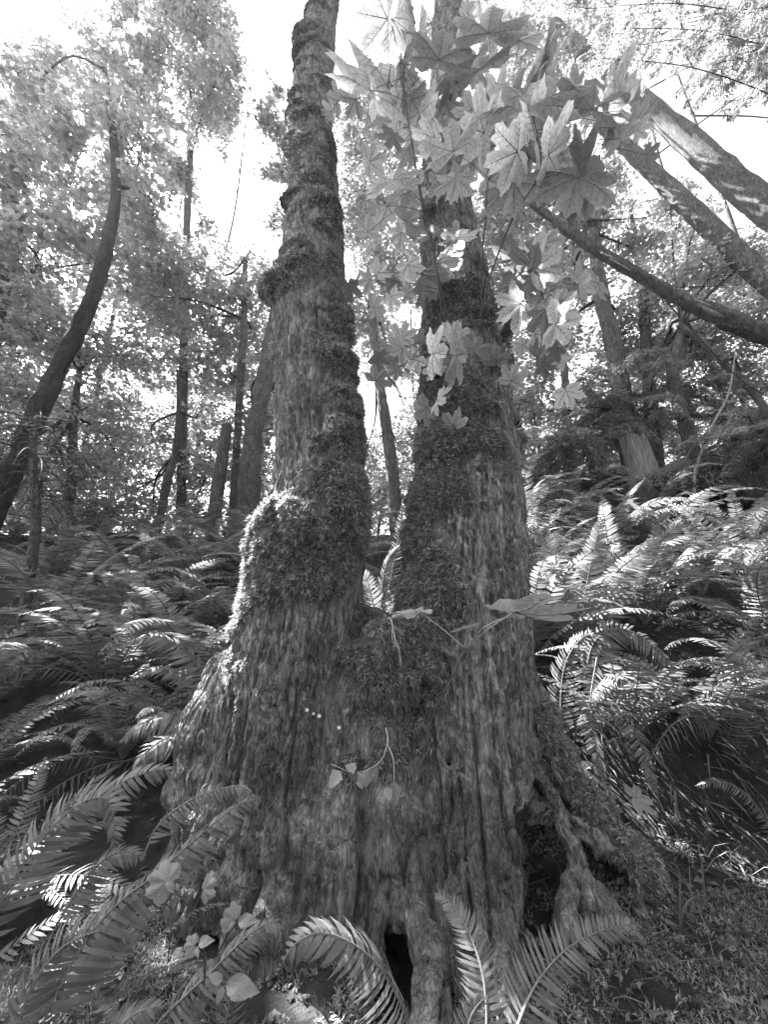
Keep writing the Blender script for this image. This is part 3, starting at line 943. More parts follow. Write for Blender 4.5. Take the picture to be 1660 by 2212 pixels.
broad_tree('alder_tree', 'thick dark trunk close behind the left stem with a second limb',
           [(530, 1180, 7.4, 26), (540, 1040, 7.4, 24), (548, 940, 7.5, 20), (575, 800, 7.6, 17), (600, 650, 7.8, 12)],
           [(545, 880, 8.4, 0.5), (575, 780, 8.2, 0.5)], 0.11, 1.2, seed=10)
broad_tree('alder_tree', 'straight slim trunk seen in the gap between the two maple stems',
           [(856, 1120, 7.4, 17), (846, 1000, 7.4, 14), (832, 900, 7.4, 12), (815, 790, 7.4, 10), (800, 640, 7.5, 8)],
           [(850, 800, 11, 1.0), (800, 700, 10, 0.9), (880, 900, 12, 0.9), (790, 980, 12, 0.6), (880, 1010, 12, 0.7)], 0.11, 1.1, seed=11)
broad_tree('maple_tree', 'broadleaf tree behind the large backlit leaves at the top',
           [(1120, 1000, 9.5, 16), (1090, 700, 9.5, 13), (1060, 400, 9.5, 9), (1050, 150, 9.5, 6)],
           [(1110, 60, 8, 0.9), (1200, 150, 8, 1.0), (1150, 290, 8, 1.0), (980, 340, 9, 1.0), (890, 450, 9, 0.9), (1050, 480, 9, 1.0), (930, 60, 9, 0.6), (1240, 40, 8, 0.8)], 0.12, 1.7, seed=12)
broad_tree('maple_tree', 'dark trunk standing under the leaning broken log on the right',
           [(1365, 1010, 6.6, 20), (1345, 860, 6.6, 19), (1325, 740, 6.7, 18), (1300, 640, 6.8, 15), (1280, 500, 7.0, 11)],
           [(1150, 450, 8, 0.9), (1280, 470, 8, 0.9), (1120, 600, 8, 0.9), (1240, 620, 8, 0.9), (1380, 540, 8, 0.8), (1340, 740, 8, 0.9), (1180, 760, 8.5, 0.9), (1310, 370, 9, 0.7), (1230, 340, 8.6, 0.6)], 0.10, 1.6, seed=13)
broad_tree('vine_maple', 'spreading small-leaved tree in front of the leaning trunks at the right edge',
           [(1700, 1050, 5.6, 9), (1650, 880, 5.8, 8), (1560, 780, 6.0, 7), (1470, 700, 6.2, 5)],
           [(1430, 640, 7.0, 0.8), (1540, 590, 6.6, 0.8), (1620, 690, 6.4, 0.8), (1500, 740, 7, 0.8), (1450, 440, 8.6, 0.6), (1620, 560, 6.6, 0.6), (1600, 820, 7, 0.6), (1400, 800, 8, 0.7), (1520, 460, 8.6, 0.4)], 0.085, 1.3, seed=14)
broad_tree('alder_tree', 'curved dark trunk rising beside the stump on the right bank',
           [(1525, 1060, 6.0, 15), (1490, 950, 6.0, 14), (1465, 860, 6.1, 13), (1455, 800, 6.2, 11), (1480, 690, 6.4, 8)],
           [(1450, 760, 7.4, 0.6), (1560, 860, 8.5, 0.6), (1640, 900, 9.0, 0.7)], 0.10, 1.2, seed=15)
broad_tree('leaning_tree', 'thickest trunk leaning steeply in from the upper right edge against the sky',
           [(1960, 718, 5.4, 36), (1580, 385, 6.45, 26), (1200, 52, 7.8, 12)], None, seed=16, ridge=0.2, bark=M_BARKL, group='trunks leaning across the upper right')
broad_tree('leaning_tree', 'thinner of the two trunks leaning in from the right, below the thickest one',
           [(1900, 840, 5.4, 27), (1570, 525, 6.2, 21), (1240, 210, 7.3, 11)], None, seed=17, ridge=0.2, bark=M_BARKL, group='trunks leaning across the upper right')
broad_tree('alder_tree', 'dark trunk cut by the left picture edge, hidden in leaves',
           [(-40, 800, 5.6, 22), (0, 610, 5.8, 20), (32, 500, 6.0, 17), (22, 430, 6.1, 14), (40, 300, 6.3, 10)],
           [(10, 640, 6.6, 0.6), (90, 600, 7.0, 0.7)], 0.11, 1.3, seed=18)

for k, (lab, lobes) in enumerate([
        ('sunlit shrub at the far left edge on the crest', [(20, 1090, 7.6, 0.6), (-60, 1020, 7.6, 0.7)]), ('bright shrub behind the dead conifer', [(110, 1080, 8.2, 0.6), (170, 1130, 8.2, 0.5), (90, 990, 8.4, 0.6)]),
        ('rounded shrub left of the forked sapling on the crest', [(230, 1100, 8.6, 0.55), (200, 1030, 8.8, 0.6), (280, 1140, 8.4, 0.4)]), ('bright leafy shrub between the sapling and the broken pole', [(410, 1120, 8.6, 0.5), (430, 1040, 9.2, 0.6), (380, 960, 9.6, 0.6)]),
        ('shrub at the foot of the dark trunk beside the left stem', [(500, 1110, 8.8, 0.5), (560, 1080, 9.4, 0.5)]), ('pale shrub in the gap between the stems', [(820, 1060, 9.4, 0.45), (880, 1080, 9.6, 0.45)]),
        ('dense dark shrub right behind the right stem', [(1160, 960, 7.6, 0.6), (1200, 1030, 7.4, 0.55), (1150, 870, 8, 0.6)]), ('low leafy shrub left of the stump', [(1290, 1010, 7.8, 0.6), (1330, 950, 8, 0.6)]),
        ('bright shrub at the right edge above the fern bank', [(1600, 900, 8.8, 0.7), (1680, 960, 8.4, 0.7), (1560, 960, 8.4, 0.5)])]):
    a_, b_, d_, _ = lobes[0]
    broad_tree('understory_shrub', lab, [(a_, min(b_ + 70, 1180), d_, 3), (a_ + 6, b_ + 20, d_, 2.5), (a_, b_ - 20, d_, 1.5)], lobes, 0.10, 1.1, seed=200 + k, cat='shrub', group='shrubs along the crest')

broad_tree('maple_tree', 'high leafy crown right under the sun glare in the top left corner',
           [(-420, 1000, 6.0, 22), (-380, 700, 6.0, 19), (-300, 350, 6.2, 15), (-180, 100, 6.6, 9)],
           [(120, 150, 7.4, 0.9), (220, 230, 7.4, 0.9), (300, 60, 7.6, 0.9), (210, 110, 7.6, 0.7), (60, 290, 7.2, 0.9), (400, 20, 7.8, 0.8), (130, 400, 7.2, 0.9), (-20, 230, 7.0, 0.8), (260, 560, 7.4, 0.8), (30, 620, 7.0, 0.8)], 0.12, 1.5, seed=41)
broad_tree('alder_tree', 'leafy tree edging the bright sky gap left of the left stem',
           [(400, 1100, 11, 9), (400, 700, 11, 7), (405, 350, 11, 5), (430, 120, 11, 3)],
           [(470, 40, 8.6, 0.7), (500, 130, 8.8, 0.5), (430, 160, 8.8, 0.8), (480, 250, 9.0, 0.6), (400, 400, 9.2, 0.8), (430, 500, 9.2, 0.6), (330, 520, 9, 0.8), (470, 330, 9.2, 0.4)], 0.12, 1.6, seed=42)

# shared clumps of leaves: the crowns of the trees further back are set together from these
def clump_mesh(seed, leaf, lai):
    rng = np.random.default_rng(seed)
    p, n = spray_points([(np.zeros(3), 1.0)], leaf, lai, rng)
    return leaves_mesh('leaf_clump', p, n, leaf * rng.uniform(0.65, 1.3, len(p)), M_LEAF, (0, 0, 0), rng), p


def carved(me, pts, mw):
    """the clump without the leaves that would close a sunlit opening, or the shared clump when none would"""
    w = np.array([(mw @ Vector(p))[:] for p in pts[::1]])
    keep = open_to_sun(w)
    if keep.all():
        return me
    if keep.sum() < 120:
        return None
    co = np.empty(len(me.vertices) * 3, np.float32)
    me.vertices.foreach_get('co', co)
    co = co.reshape(-1, 6, 3)[keep]
    f = (np.arange(len(co)) * 6)[:, None, None] + LEAF_F[None]
    return make_mesh('leaf_clump', co.reshape(-1, 3), mats=[M_LEAF], smooth=False, tris=f.reshape(-1, 3))


CLUMPS = [clump_mesh(500 + k, 0.125, 1.1) for k in range(6)]


def clump_tree(name, label, foot, height, rad, clumps, seed, group, lean=(0.0, 0.0)):
    """foot (x, y); clumps [(point, radius)]"""
    rg = random.Random(seed)
    z = float(ground_z(np.array([foot[0]]), np.array([foot[1]]))[0])
    root = thing(name, (foot[0], foot[1], z), label, 'tree', group)
    b = Bag()
    pts = [(rg.uniform(-.15, .15) * (k > 0) + lean[0] * k / 5, rg.uniform(-.15, .15) * (k > 0) + lean[1] * k / 5, -0.2 + (height + 0.2) * k / 5) for k in range(6)]
    if clumps:
        height = max(height, max(c[2] for c, _ in clumps) - z - 0.4)
    pts = [(rg.uniform(-.15, .15) * (k > 0) + lean[0] * k / 5, rg.uniform(-.15, .15) * (k > 0) + lean[1] * k / 5, -0.2 + (height + 0.2) * k / 5) for k in range(6)]
    tube(b, pts, np.linspace(rad, rad * 0.35, 6), 12, n=60, bump=0.1, bf=6, seed=seed, ridge=0.12)
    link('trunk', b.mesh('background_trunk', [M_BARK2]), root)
    tp = spline(np.array(pts), 30)
    for c, r in clumps:
        l = np.asarray(c) - np.array(root.location)
        me, mp = CLUMPS[rg.randrange(6)]
        rot = (rg.uniform(-0.15, 0.15), rg.uniform(-0.15, 0.15), rg.uniform(0, 6.28))
        from mathutils import Euler
        mw = Matrix.LocRotScale(Vector(c), Euler(rot), Vector((r, r, r * 0.9)))
        near = any((np.linalg.norm((q := np.asarray(c) - g_) - (q @ SUN) * SUN) < r * 1.5 + r_) and q @ SUN > 0 for g_, r_ in GAPS)
        me = carved(me, mp, mw) if near else me
        if me is None:
            continue
        o = bpy.data.objects.new('leaf_clump', me)
        COL.objects.link(o)
        o.parent = root
        o.location = tuple(l)
        o.rotation_euler = rot
        o.scale = (r, r, r * 0.9)
        o['kind'] = 'stuff'
        cand = tp[tp[:, 2] < l[2] + 0.4]
        s = cand[np.argmin(np.linalg.norm(cand - l, axis=1))] if len(cand) else tp[len(tp) // 2]
        bb = Bag()
        mid = (s + l) / 2 + np.array([rg.uniform(-.2, .2), rg.uniform(-.2, .2), 0.15])
        if not open_to_sun(spline([s, mid, l], 20) + np.array(root.location), 0.8)[3:].all():
            continue
        tube(bb, [s, mid, l], [min(rad * 0.35, 0.05), 0.025, 0.01], 5, 9)
        link('branch', bb.mesh('background_branch', [M_BARKD]), root)
    return root


SKY_GAPS = [(585, 70, 75, 130), (640, 0, 60, 60), (500, 425, 95, 75), (560, 500, 40, 40), (1600, 330, 130, 120), (1500, 210, 60, 60), (40, 0, 110, 80), (1010, 150, 60, 80), (760, 60, 40, 80), (785, 870, 16, 30), (930, 180, 30, 40), (1460, 350, 60, 40)]
BACK = [(-60, 9.5, 'far trunk beyond the picture edge, its leaves filling the far left'), (70, 11.0, 'slim far tree showing left of the leaning dark trunk'), (165, 10.0, 'slim far tree just right of the leaning dark trunk'),
        (255, 12.0, 'far tree in the bright understory left of the forked sapling'), (420, 12.5, 'far tree between the forked sapling and the broken pole'), (575, 11.5, 'far tree hidden behind the left stem, leaves showing beside it'),
        (770, 12.0, 'far tree in the gap between the stems, left of the slim trunk'), (890, 12.5, 'far tree behind the inner edge of the right stem'), (1140, 11.0, 'far tree just right of the right stem'),
        (1250, 10.5, 'far tree above the low dark hemlock'), (1390, 11.5, 'far tree behind the stump'), (1500, 10.5, 'far tree behind the curved dark trunk'), (1610, 11.0, 'far tree at the right edge under the leaning trunks'), (1760, 10.0, 'far tree just outside the right picture edge')]


def background():
    rg = random.Random(77)
    per = [[] for _ in BACK]
    for d0, step in ((9.6, 80), (12.5, 84)):
        py = -60
        while py < 1120:
            px = -160
            while px < 1820:
                x, y = px + rg.uniform(-32, 32), py + rg.uniform(-32, 32)
                d = d0 + rg.uniform(-1.0, 1.0)
                r = rg.uniform(0.62, 0.95) * (1.0 if d0 < 11 else 1.2)
                m = r / SCL(x, y, d)
                ok = all(((x - gx) / (gw + 0.75 * m)) ** 2 + ((y - gy) / (gh + 0.75 * m)) ** 2 > 1 for gx, gy, gw, gh in SKY_GAPS)
                if y < 780 and d0 > 11:
                    ok = False
                if ok and rg.random() < 0.8:
                    k = min(range(len(BACK)), key=lambda i: abs(BACK[i][0] - x))
                    per[k].append((P(x, y, d), r))
                px += step
            py += step
    for k, (px, d, lab) in enumerate(BACK):
        f = P(px, 1000, d)
        clump_tree('forest_tree', lab, (f[0], f[1]), rg.uniform(7.5, 10.0), rg.uniform(0.06, 0.10), per[k], 800 + k, 'trees of the wood behind', (rg.uniform(-.5, .5), 0))


background()


def around():
    """unseen trees of the wood behind and beside the viewer, added to cut ambient sky light"""
    rg = random.Random(4)
    for k, (x, y, lab) in enumerate([(-4.2, -2.6, 'tree out of view behind the viewer, to the left'), (0.6, -4.6, 'tree out of view straight behind the viewer'), (4.4, -2.4, 'tree out of view behind the viewer, to the right'),
                                     (-7.5, -0.5, 'tree out of view beside the viewer on the left'), (7.8, -0.5, 'tree out of view beside the viewer on the right'), (-2.2, -5.5, 'tree out of view further back on the left'), (3.0, -6.0, 'tree out of view further back on the right')]):
        cl = []
        for _ in range(10):
            h = rg.uniform(2.2, 8.5)
            a, q = rg.uniform(0, 6.28), rg.uniform(0.3, 2.0)
            cl.append((np.array([x + q * math.cos(a), y + q * math.sin(a), h]), rg.uniform(0.9, 1.4)))
        clump_tree('forest_tree', lab, (x, y), 9.0, 0.2, cl, 900 + k, 'unseen trees added around the viewer for shade')


around()
for k, (x, y, h, r, lab) in enumerate([(-2.3, -0.5, 0.75, 0.75, 'low shrub out of view at the left elbow of the viewer'), (-1.0, -1.5, 0.8, 0.8, 'low shrub out of view behind the viewer'), (-2.9, 0.1, 1.3, 0.8, 'taller shrub out of view to the left of the viewer'), (0.9, -1.6, 0.7, 0.7, 'low shrub out of view behind the viewer on the right')]):
    clump_tree('understory_shrub', lab, (x, y), h, 0.02, [(np.array([x, y, h]), r), (np.array([x - 0.4, y - 0.4, h + 0.3]), r)], 960 + k, 'unseen shrubs added around the viewer for shade')  # unseen shrubs added to keep low sky light off the lower left


# ------------------------------------------------------------------ hemlocks: flat drooping sprays of needles
def bough(bag_w, bag_n, S, E, rng, twig=0.30, sag=0.25, w=0.012, step=0.045, fine=0.075):
    S, E = np.asarray(S, float), np.asarray(E, float)
    L = np.linalg.norm(E - S)
    mid = (S + E) / 2 + np.array([0, 0, sag * L * 0.5])
    n = max(int(L / step), 6)
    c = spline([S, mid, E - np.array([0, 0, 0.08 * L])], n)
    tube(bag_w, c[::max(n // 8, 1)], np.linspace(w, w * 0.3, len(c[::max(n // 8, 1)])), 4, cap=False)
    T = nrm(np.gradient(c, axis=0))
    side = nrm(np.cross(T, [0, 0, 1.0]))
    t = np.linspace(0, 1, n)
    for sg in (-1, 1):
        i = np.nonzero(t > 0.12)[0]
        ln = twig * (0.5 + 0.8 * np.sin(np.pi * np.clip(t[i] * 0.9 + 0.1, 0, 1))) * rng.uniform(0.6, 1.2, len(i)) * (1.15 - 0.75 * t[i])
        d = nrm(side[i] * sg + T[i] * rng.uniform(0.4, 0.9, (len(i), 1)) + rng.normal(0, 0.28, (len(i), 3)) + np.array([0, 0, -0.55]) * rng.uniform(0.3, 1.2, (len(i), 1)))
        m = 7
        for k in range(m):
            f = (k + 0.4) / m
            base = c[i] + d * (ln * f)[:, None] + np.array([0, 0, -0.25]) * (ln * f * f)[:, None]
            for s2 in (-1, 1):
                up = nrm(np.cross(d, side[i]) * sg + 1e-6)
                lat = nrm(np.cross(d, [0, 0, 1.0]))
                dd = nrm(d * rng.uniform(0.5, 0.9, (len(i), 1)) + lat * s2 * rng.uniform(0.5, 0.9, (len(i), 1)) + rng.normal(0, 0.2, (len(i), 3)) + np.array([0, 0, -0.25]))
                l2 = fine * (1.1 - 0.6 * f) * rng.uniform(0.6, 1.3, (len(i), 1))
                wd = nrm(np.cross(dd, rng.normal(0, 0.35, (len(i), 3)) + np.array([0, 0, 1.0]))) * l2 * 0.13
                v = np.stack([base, base + dd * l2 * 0.5 + wd, base + dd * l2, base + dd * l2 * 0.5 - wd], 1).reshape(-1, 3)
                q = (np.arange(len(i)) * 4)[:, None] + np.arange(4)[None]
                bag_n.add(v, q=q)


def hemlock(label, trunk, boughs, seed, twig=0.3, fine=0.075, group='dark hemlocks on the right'):
    rng = np.random.default_rng(seed)
    pts = [P(a, b, d) for a, b, d, _ in trunk]
    rad = [h * SCL(a, b, d) for a, b, d, h in trunk]
    gz = float(ground_z(np.array([pts[0][0]]), np.array([pts[0][1]]))[0])
    pts.insert(0, np.array([pts[0][0], pts[0][1], gz - 0.1]))
    rad.insert(0, rad[0] * 1.15)
    root = thing('hemlock_tree', pts[0] + np.array([0, 0, 0.1]), label, 'tree', group)
    off = np.array(root.location)
    bt, bw, bn = Bag(), Bag(), Bag()
    tube(bt, pts, rad, 10, n=len(pts) * 10, bump=0.08, seed=seed, ridge=0.1)
    c = spline(pts, 60)
    for a, b, d in boughs:
        E = P(a, b, d)
        S = c[np.argmin(np.linalg.norm(c - (E + np.array([0, 0, 0.15])), axis=1))]
        L = np.linalg.norm(E - S)
        cc = spline([S, (S + E) / 2 + np.array([0, 0, 0.12 * L]), E], 12)
        tube(bw, cc[::2], np.linspace(0.012, 0.004, 6), 5, cap=False)
        hd = nrm((E - S) * np.array([1, 1, 0.2]))
        for k in range(6):
            s = cc[rng.integers(5, 12)]
            l = rng.uniform(0.35, 0.75)
            d = nrm(hd * rng.uniform(0.2, 1.0) + rng.normal(0, 0.75, 3) * np.array([1, 1, 0.3]) + np.array([0, 0, -0.35]))
            bough(bw, bn, s, s + d * l, rng, twig * rng.uniform(0.7, 1.1), rng.uniform(0.15, 0.5), w=0.007, step=0.05, fine=fine)
    link('trunk', bt.mesh('hemlock_trunk', [M_BARK2], off=off), root)
    link('branches', bw.mesh('hemlock_branches', [M_BARKD], off=off), root, kind='stuff')
    link('crown', bn.mesh('hemlock_needles', [M_HEM], smooth=False, off=off), root)
    return root


r5 = random.Random(5)
hemlock('hemlock with drooping boughs hanging into the top right corner', [(1900, 900, 3.9, 30), (1840, 300, 4.1, 26), (1800, -200, 4.4, 20), (1780, -420, 4.6, 14)],
        [(r5.uniform(1220, 1700), r5.uniform(-200, 130), r5.uniform(3.8, 5.6)) for _ in range(36)] + [(1640, 190, 3.8), (1560, 150, 4.2), (1500, 120, 4.6)], 21, 0.22, 0.075)
hemlock('dark hemlock behind the stump with low level boughs', [(1420, 1010, 7.2, 16), (1400, 800, 7.3, 13), (1390, 600, 7.4, 9)],
        [(r5.uniform(1190, 1640), r5.uniform(760, 900), r5.uniform(5.6, 7.4)) for _ in range(15)], 22, 0.34, 0.10)
hemlock('low dark hemlock right of the forked maple, above the ferns', [(1230, 1060, 6.4, 13), (1225, 900, 6.4, 10), (1220, 790, 6.5, 7)],
        [(r5.uniform(1130, 1350), r5.uniform(830, 1010), r5.uniform(5.0, 6.6)) for _ in range(12)], 23, 0.30, 0.085)
hemlock('hemlock boughs reaching in low from the right edge beside the curved trunk', [(1800, 1000, 5.0, 16), (1790, 800, 5.1, 13), (1780, 600, 5.2, 9)],
        [(r5.uniform(1500, 1700), r5.uniform(930, 1020), r5.uniform(4.8, 6.0)) for _ in range(8)], 24, 0.30, 0.085)


def dead_conifer():
    rng = np.random.default_rng(31)
    rows = [(78, 1260, 3.9, 11), (76, 1150, 3.9, 10), (74, 1040, 3.9, 8), (72, 960, 3.9, 6), (80, 900, 3.95, 4)]
    pts = [P(a, b, d) for a, b, d, _ in rows]
    pts[0][2] = min(pts[0][2], float(ground_z(np.array([pts[0][0]]), np.array([pts[0][1]]))[0]) - 0.05)
    rad = [h * SCL(a, b, d) for a, b, d, h in rows]
    root = thing('dead_conifer', pts[0], 'thin dead conifer with bare drooping twigs at the left edge', 'tree')
    off = np.array(root.location)
    b = Bag()
    tube(b, pts, rad, 8, n=40, bump=0.1, bf=14, seed=4)
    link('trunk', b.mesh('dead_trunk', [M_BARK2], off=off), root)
    bb = Bag()
    c = spline(pts, 60)
    for k in range(58):
        s = c[rng.integers(16, 60)]
        az = rng.uniform(0, 2 * math.pi)
        L = rng.uniform(0.3, 0.8)
        h = np.array([math.cos(az), math.sin(az), 0])
        tube(bb, [s, s + h * L * 0.45 + [0, 0, 0.03], s + h * L * 0.8 - [0, 0, 0.18 * L], s + h * L - [0, 0, 0.5 * L]], [0.009, 0.007, 0.005, 0.002], 4, 10, cap=False)
        for _ in range(4):
            f = rng.uniform(0.3, 0.9)
            p = s + h * L * f - [0, 0, 0.3 * L * f * f]
            tube(bb, [p, p + nrm(rng.normal(0, 1, 3)) * 0.07 - [0, 0, 0.04], p + nrm(rng.normal(0, 1, 3)) * 0.1 - [0, 0, 0.12]], [0.004, 0.003, 0.0015], 3, 5, cap=False)
    link('branches', bb.mesh('dead_branches', [M_BARK2], off=off), root, kind='stuff')


dead_conifer()

# ------------------------------------------------------------------ sword ferns
def frond_bag(path, L, up, pairs=34, droop=0.25, seed=0, stalk=0.14, width=0.15, fwd=0.3, rachis=0.004, fold=0.0, lengths=None):
    """one frond: a stalk and two rows of narrow pointed leaflets; path (k,3), L leaflet length, up = the side it turns to the light"""
    rng = np.random.default_rng(seed)
    n = 60
    c = spline(path, n)
    seglen = np.r_[0, np.cumsum(np.linalg.norm(np.diff(c, axis=0), axis=1))]
    u = seglen / seglen[-1]
    T = nrm(np.gradient(c, axis=0))
    upv = np.tile(np.asarray(up, float), (n, 1))
    Nn = nrm(upv - (upv * T).sum(1, keepdims=True) * T)
    for k in range(1, n):                                  # carry the face along the bend
        w = Nn[k - 1] - (Nn[k - 1] @ T[k]) * T[k]
        Nn[k] = w / (np.linalg.norm(w) + 1e-9)
    S = np.cross(T, Nn)
    bag = Bag()
    tube(bag, c[::5], np.linspace(rachis, rachis * 0.3, len(c[::5])), 4, cap=False, m=1)
    t = stalk + (1 - stalk) * (1 - (1 - np.linspace(0, 0.985, pairs)) ** 1.12)
    V, Tt, Q = [], [], []
    nv = 0
    for sg in (-1, 1):
        tt = np.clip(t + rng.normal(0, 0.003, pairs) + (0.006 if sg > 0 else 0), 0, 0.999)
        ix = lambda A: np.stack([np.interp(tt, u, A[:, k]) for k in range(3)], -1)
        b, tn, nn, ss = ix(c), nrm(ix(T)), nrm(ix(Nn)), nrm(ix(S))
        f = (tt - stalk) / (1 - stalk)
        l = L * np.minimum(1.0, 0.55 + f * 3.2) * np.clip(1.02 - f, 0, 1) ** 0.62 * rng.uniform(0.88, 1.1, pairs)
        l = l * np.where(rng.random(pairs) < 0.05, rng.uniform(0.15, 0.7, pairs), 1.0)     # torn leaflets
        l = np.maximum(l, L * 0.06)[:, None]
        wd = np.minimum(L * width, l[:, 0] * 0.3)[:, None] * rng.uniform(0.9, 1.1, (pairs, 1))
        ang = fwd + 0.5 * f[:, None] ** 2 + rng.normal(0, 0.05, (pairs, 1))
        d0 = nrm(ss * sg * np.cos(ang) + tn * np.sin(ang) - nn * (fold + rng.normal(0, 0.06, (pairs, 1))))
        wv = nrm(tn - (tn * d0).sum(1, keepdims=True) * d0)
        wv = nrm(wv + nn * rng.normal(0.18, 0.12, (pairs, 1)))
        dz = droop * rng.uniform(0.7, 1.35, (pairs, 1))
        st = []
        for s, w in ((0.0, 0.55), (0.28, 1.0), (0.66, 0.78)):
            p = b + d0 * l * s + tn * l * (0.10 * s * s) - nn * l * dz * s * s
            st += [p + wv * wd * w * 0.5, p - wv * wd * w * 0.5]
        st.append(b + d0 * l + tn * l * 0.13 - nn * l * dz * 1.0)
        v = np.stack(st, 1).reshape(-1, 3)
        i = (np.arange(pairs) * 7)[:, None]
        q = np.concatenate([i + np.array([[0, 1, 3, 2]]), i + np.array([[2, 3, 5, 4]])])
        bag.add(v, t=i + np.array([[4, 5, 6]]), q=q, m=0)
    return bag


def arch_path(L, el0, el1, side, n=9):
    """a frond that rises from the crown of the fern and arches over"""
    p = [np.zeros(3)]
    for k in range(n - 1):
        f = k / (n - 2)
        e = el0 + (el1 - el0) * f ** 1.25
        a = side * f
        p.append(p[-1] + L / (n - 1) * np.array([math.cos(e) * math.cos(a), math.cos(e) * math.sin(a), math.sin(e)]))
    return np.array(p)


FRONDS = []
for k in range(10):
    rg = random.Random(100 + k)
    pth = arch_path(1.0, math.radians(rg.uniform(58, 82)), math.radians(rg.uniform(-45, 12)), rg.uniform(-0.35, 0.35))
    FRONDS.append(frond_bag(pth, rg.uniform(0.10, 0.125), (-0.6, 0, 0.8), 36, rg.uniform(0.1, 0.35), seed=k, rachis=0.0045).mesh('sword_frond', [M_FERN, M_RACHIS], smooth=False))

DEAD = []
for k in range(3):
    rg = random.Random(180 + k)
    pth = arch_path(0.85, math.radians(rg.uniform(30, 50)), math.radians(rg.uniform(-75, -55)), rg.uniform(-0.5, 0.5))
    DEAD.append(frond_bag(pth, 0.08, (-0.6, 0, 0.8), 26, 0.9, seed=60 + k, rachis=0.004, width=0.11, fold=0.3).mesh('dead_frond', [M_LITTER, M_RACHIS], smooth=False))


def fern_at(x, y, label, n=14, size=1.0, group=None, seed=0, lean=(0, 0)):
    rg = random.Random(seed * 31 + 5)
    z = float(ground_z(np.array([x]), np.array([y]))[0])
    root = thing('sword_fern', (x, y, z - 0.02), label, 'fern', group)
    for k in range(n):
        o = bpy.data.objects.new('frond', FRONDS[rg.randrange(len(FRONDS))])
        COL.objects.link(o)
        o.parent = root
        az = 2 * math.pi * (k + rg.uniform(-0.35, 0.35)) / n
        s = size * rg.uniform(0.7, 1.15)
        if k % 7 == 3:
            o.data = DEAD[rg.randrange(3)]
            o['label'] = 'withered frond hanging low'
        o.rotation_euler = (rg.uniform(-0.25, 0.25) + lean[0], rg.uniform(-0.1, 0.25) + lean[1], az)
        o.scale = (s, s * rg.uniform(0.9, 1.1), s)
    return root


ORD = ['first', 'second', 'third', 'fourth', 'fifth', 'sixth', 'seventh', 'eighth']
ROWS_L = [(2.75, [-1.25, -1.85, -2.5], 'lowest'), (3.4, [-1.0, -1.7, -2.4, -3.2], 'second'), (4.2, [-0.95, -1.75, -2.6, -3.5], 'third'),
          (5.2, [-0.7, -1.6, -2.5, -3.4, -4.4], 'fourth'), (6.2, [-0.8, -1.7, -2.7, -3.7, -4.8], 'fifth'), (7.3, [-0.7, -1.6, -2.5, -3.5, -4.6, -5.8, -6.9, -8.0], 'topmost')]
ROWS_R = [(2.62, [1.45, 2.0, 2.6, 3.2], 'lowest'), (3.2, [1.1, 1.65, 2.25, 2.9, 3.6], 'second'), (3.9, [1.0, 1.65, 2.3, 3.0, 3.8], 'third'),
          (4.7, [1.1, 1.9, 2.7, 3.5, 4.4], 'fourth'), (5.6, [1.3, 2.1, 3.0, 3.9, 5.0, 5.9], 'fifth'), (6.6, [1.3, 2.2, 3.1, 5.4, 6.6], 'topmost')]
sd = 0
for side, rows in (('left', ROWS_L), ('right', ROWS_R)):
    for ri, (y, xs, rn) in enumerate(rows):
        for k, x in enumerate(xs):
            sd += 1
            rg = random.Random(sd)
            fern_at(x + rg.uniform(-0.12, 0.12), y + rg.uniform(-0.18, 0.18),
                    f'sword fern in the {rn} row of the {side} bank, {ORD[k]} out from the maple', 17 if ri < 3 else 15,
                    rg.uniform(0.85, 1.1) * (1.05 if ri < 1 else 1.55 if side == 'left' and ri < 4 else 1.3), f'sword ferns on the {side} bank', sd)
for k, (x, y) in enumerate([(-0.02, 3.7), (0.12, 4.9), (-0.2, 6.2), (0.4, 7.2)]):
    fern_at(x, y, ['sword fern showing low in the gap between the two stems', 'sword fern in the stem gap, just behind the lowest one', 'sword fern in the stem gap at the foot of the slim trunk',
                   'sword fern on the crest behind the right stem'][k], 13, 1.0, 'sword ferns behind the fork', 300 + k)
fern_at(-1.75, 2.05, 'big fern with long fronds in shade at the left edge below the bank', 13, 0.95, 'sword ferns on the left bank', 401)
fern_at(-2.4, 2.2, 'fern cut off by the left edge, lowest of the left bank', 13, 1.0, 'sword ferns on the left bank', 402)
fern_at(-1.5, 1.5, 'dark fern in deep shade at the lower left corner', 11, 0.75, 'sword ferns on the left bank', 403)


fern_at(-0.95, 1.62, 'low dark fern under the long fronds at the lower left', 12, 0.55, 'sword ferns on the left bank', 404)
fern_at(-1.25, 1.2, 'small dark fern at the bottom edge near the lower left corner', 11, 0.5, 'sword ferns on the left bank', 405)
fern_at(-0.62, 1.42, 'small dark fern low between the pale seedlings', 10, 0.38, 'sword ferns on the left bank', 406)


def hero_fern(label, root_px, fronds, group=None):
    root_p = P(*root_px)
    root_p[2] = float(ground_z(np.array([root_p[0]]), np.array([root_p[1]]))[0])
    root = thing('sword_fern', root_p, label, 'fern', group)
    for k, (path, lpx, up, droop, pairs, lab) in enumerate(fronds):
        pts = [P(*q) for q in path]
        m = path[len(path) // 2]
        L = 0.84 * lpx * SCL(*m)
        pairs = int(pairs * 1.12)
        bg = frond_bag(pts, L, nrm(np.array(up, float)), pairs, droop, seed=700 + k + int(path[0][0]), stalk=0.08, width=0.105, rachis=0.0045)
        link('frond', bg.mesh('near_frond', [M_FERN, M_RACHIS], smooth=False, off=root.location), root, label=lab)
    return root


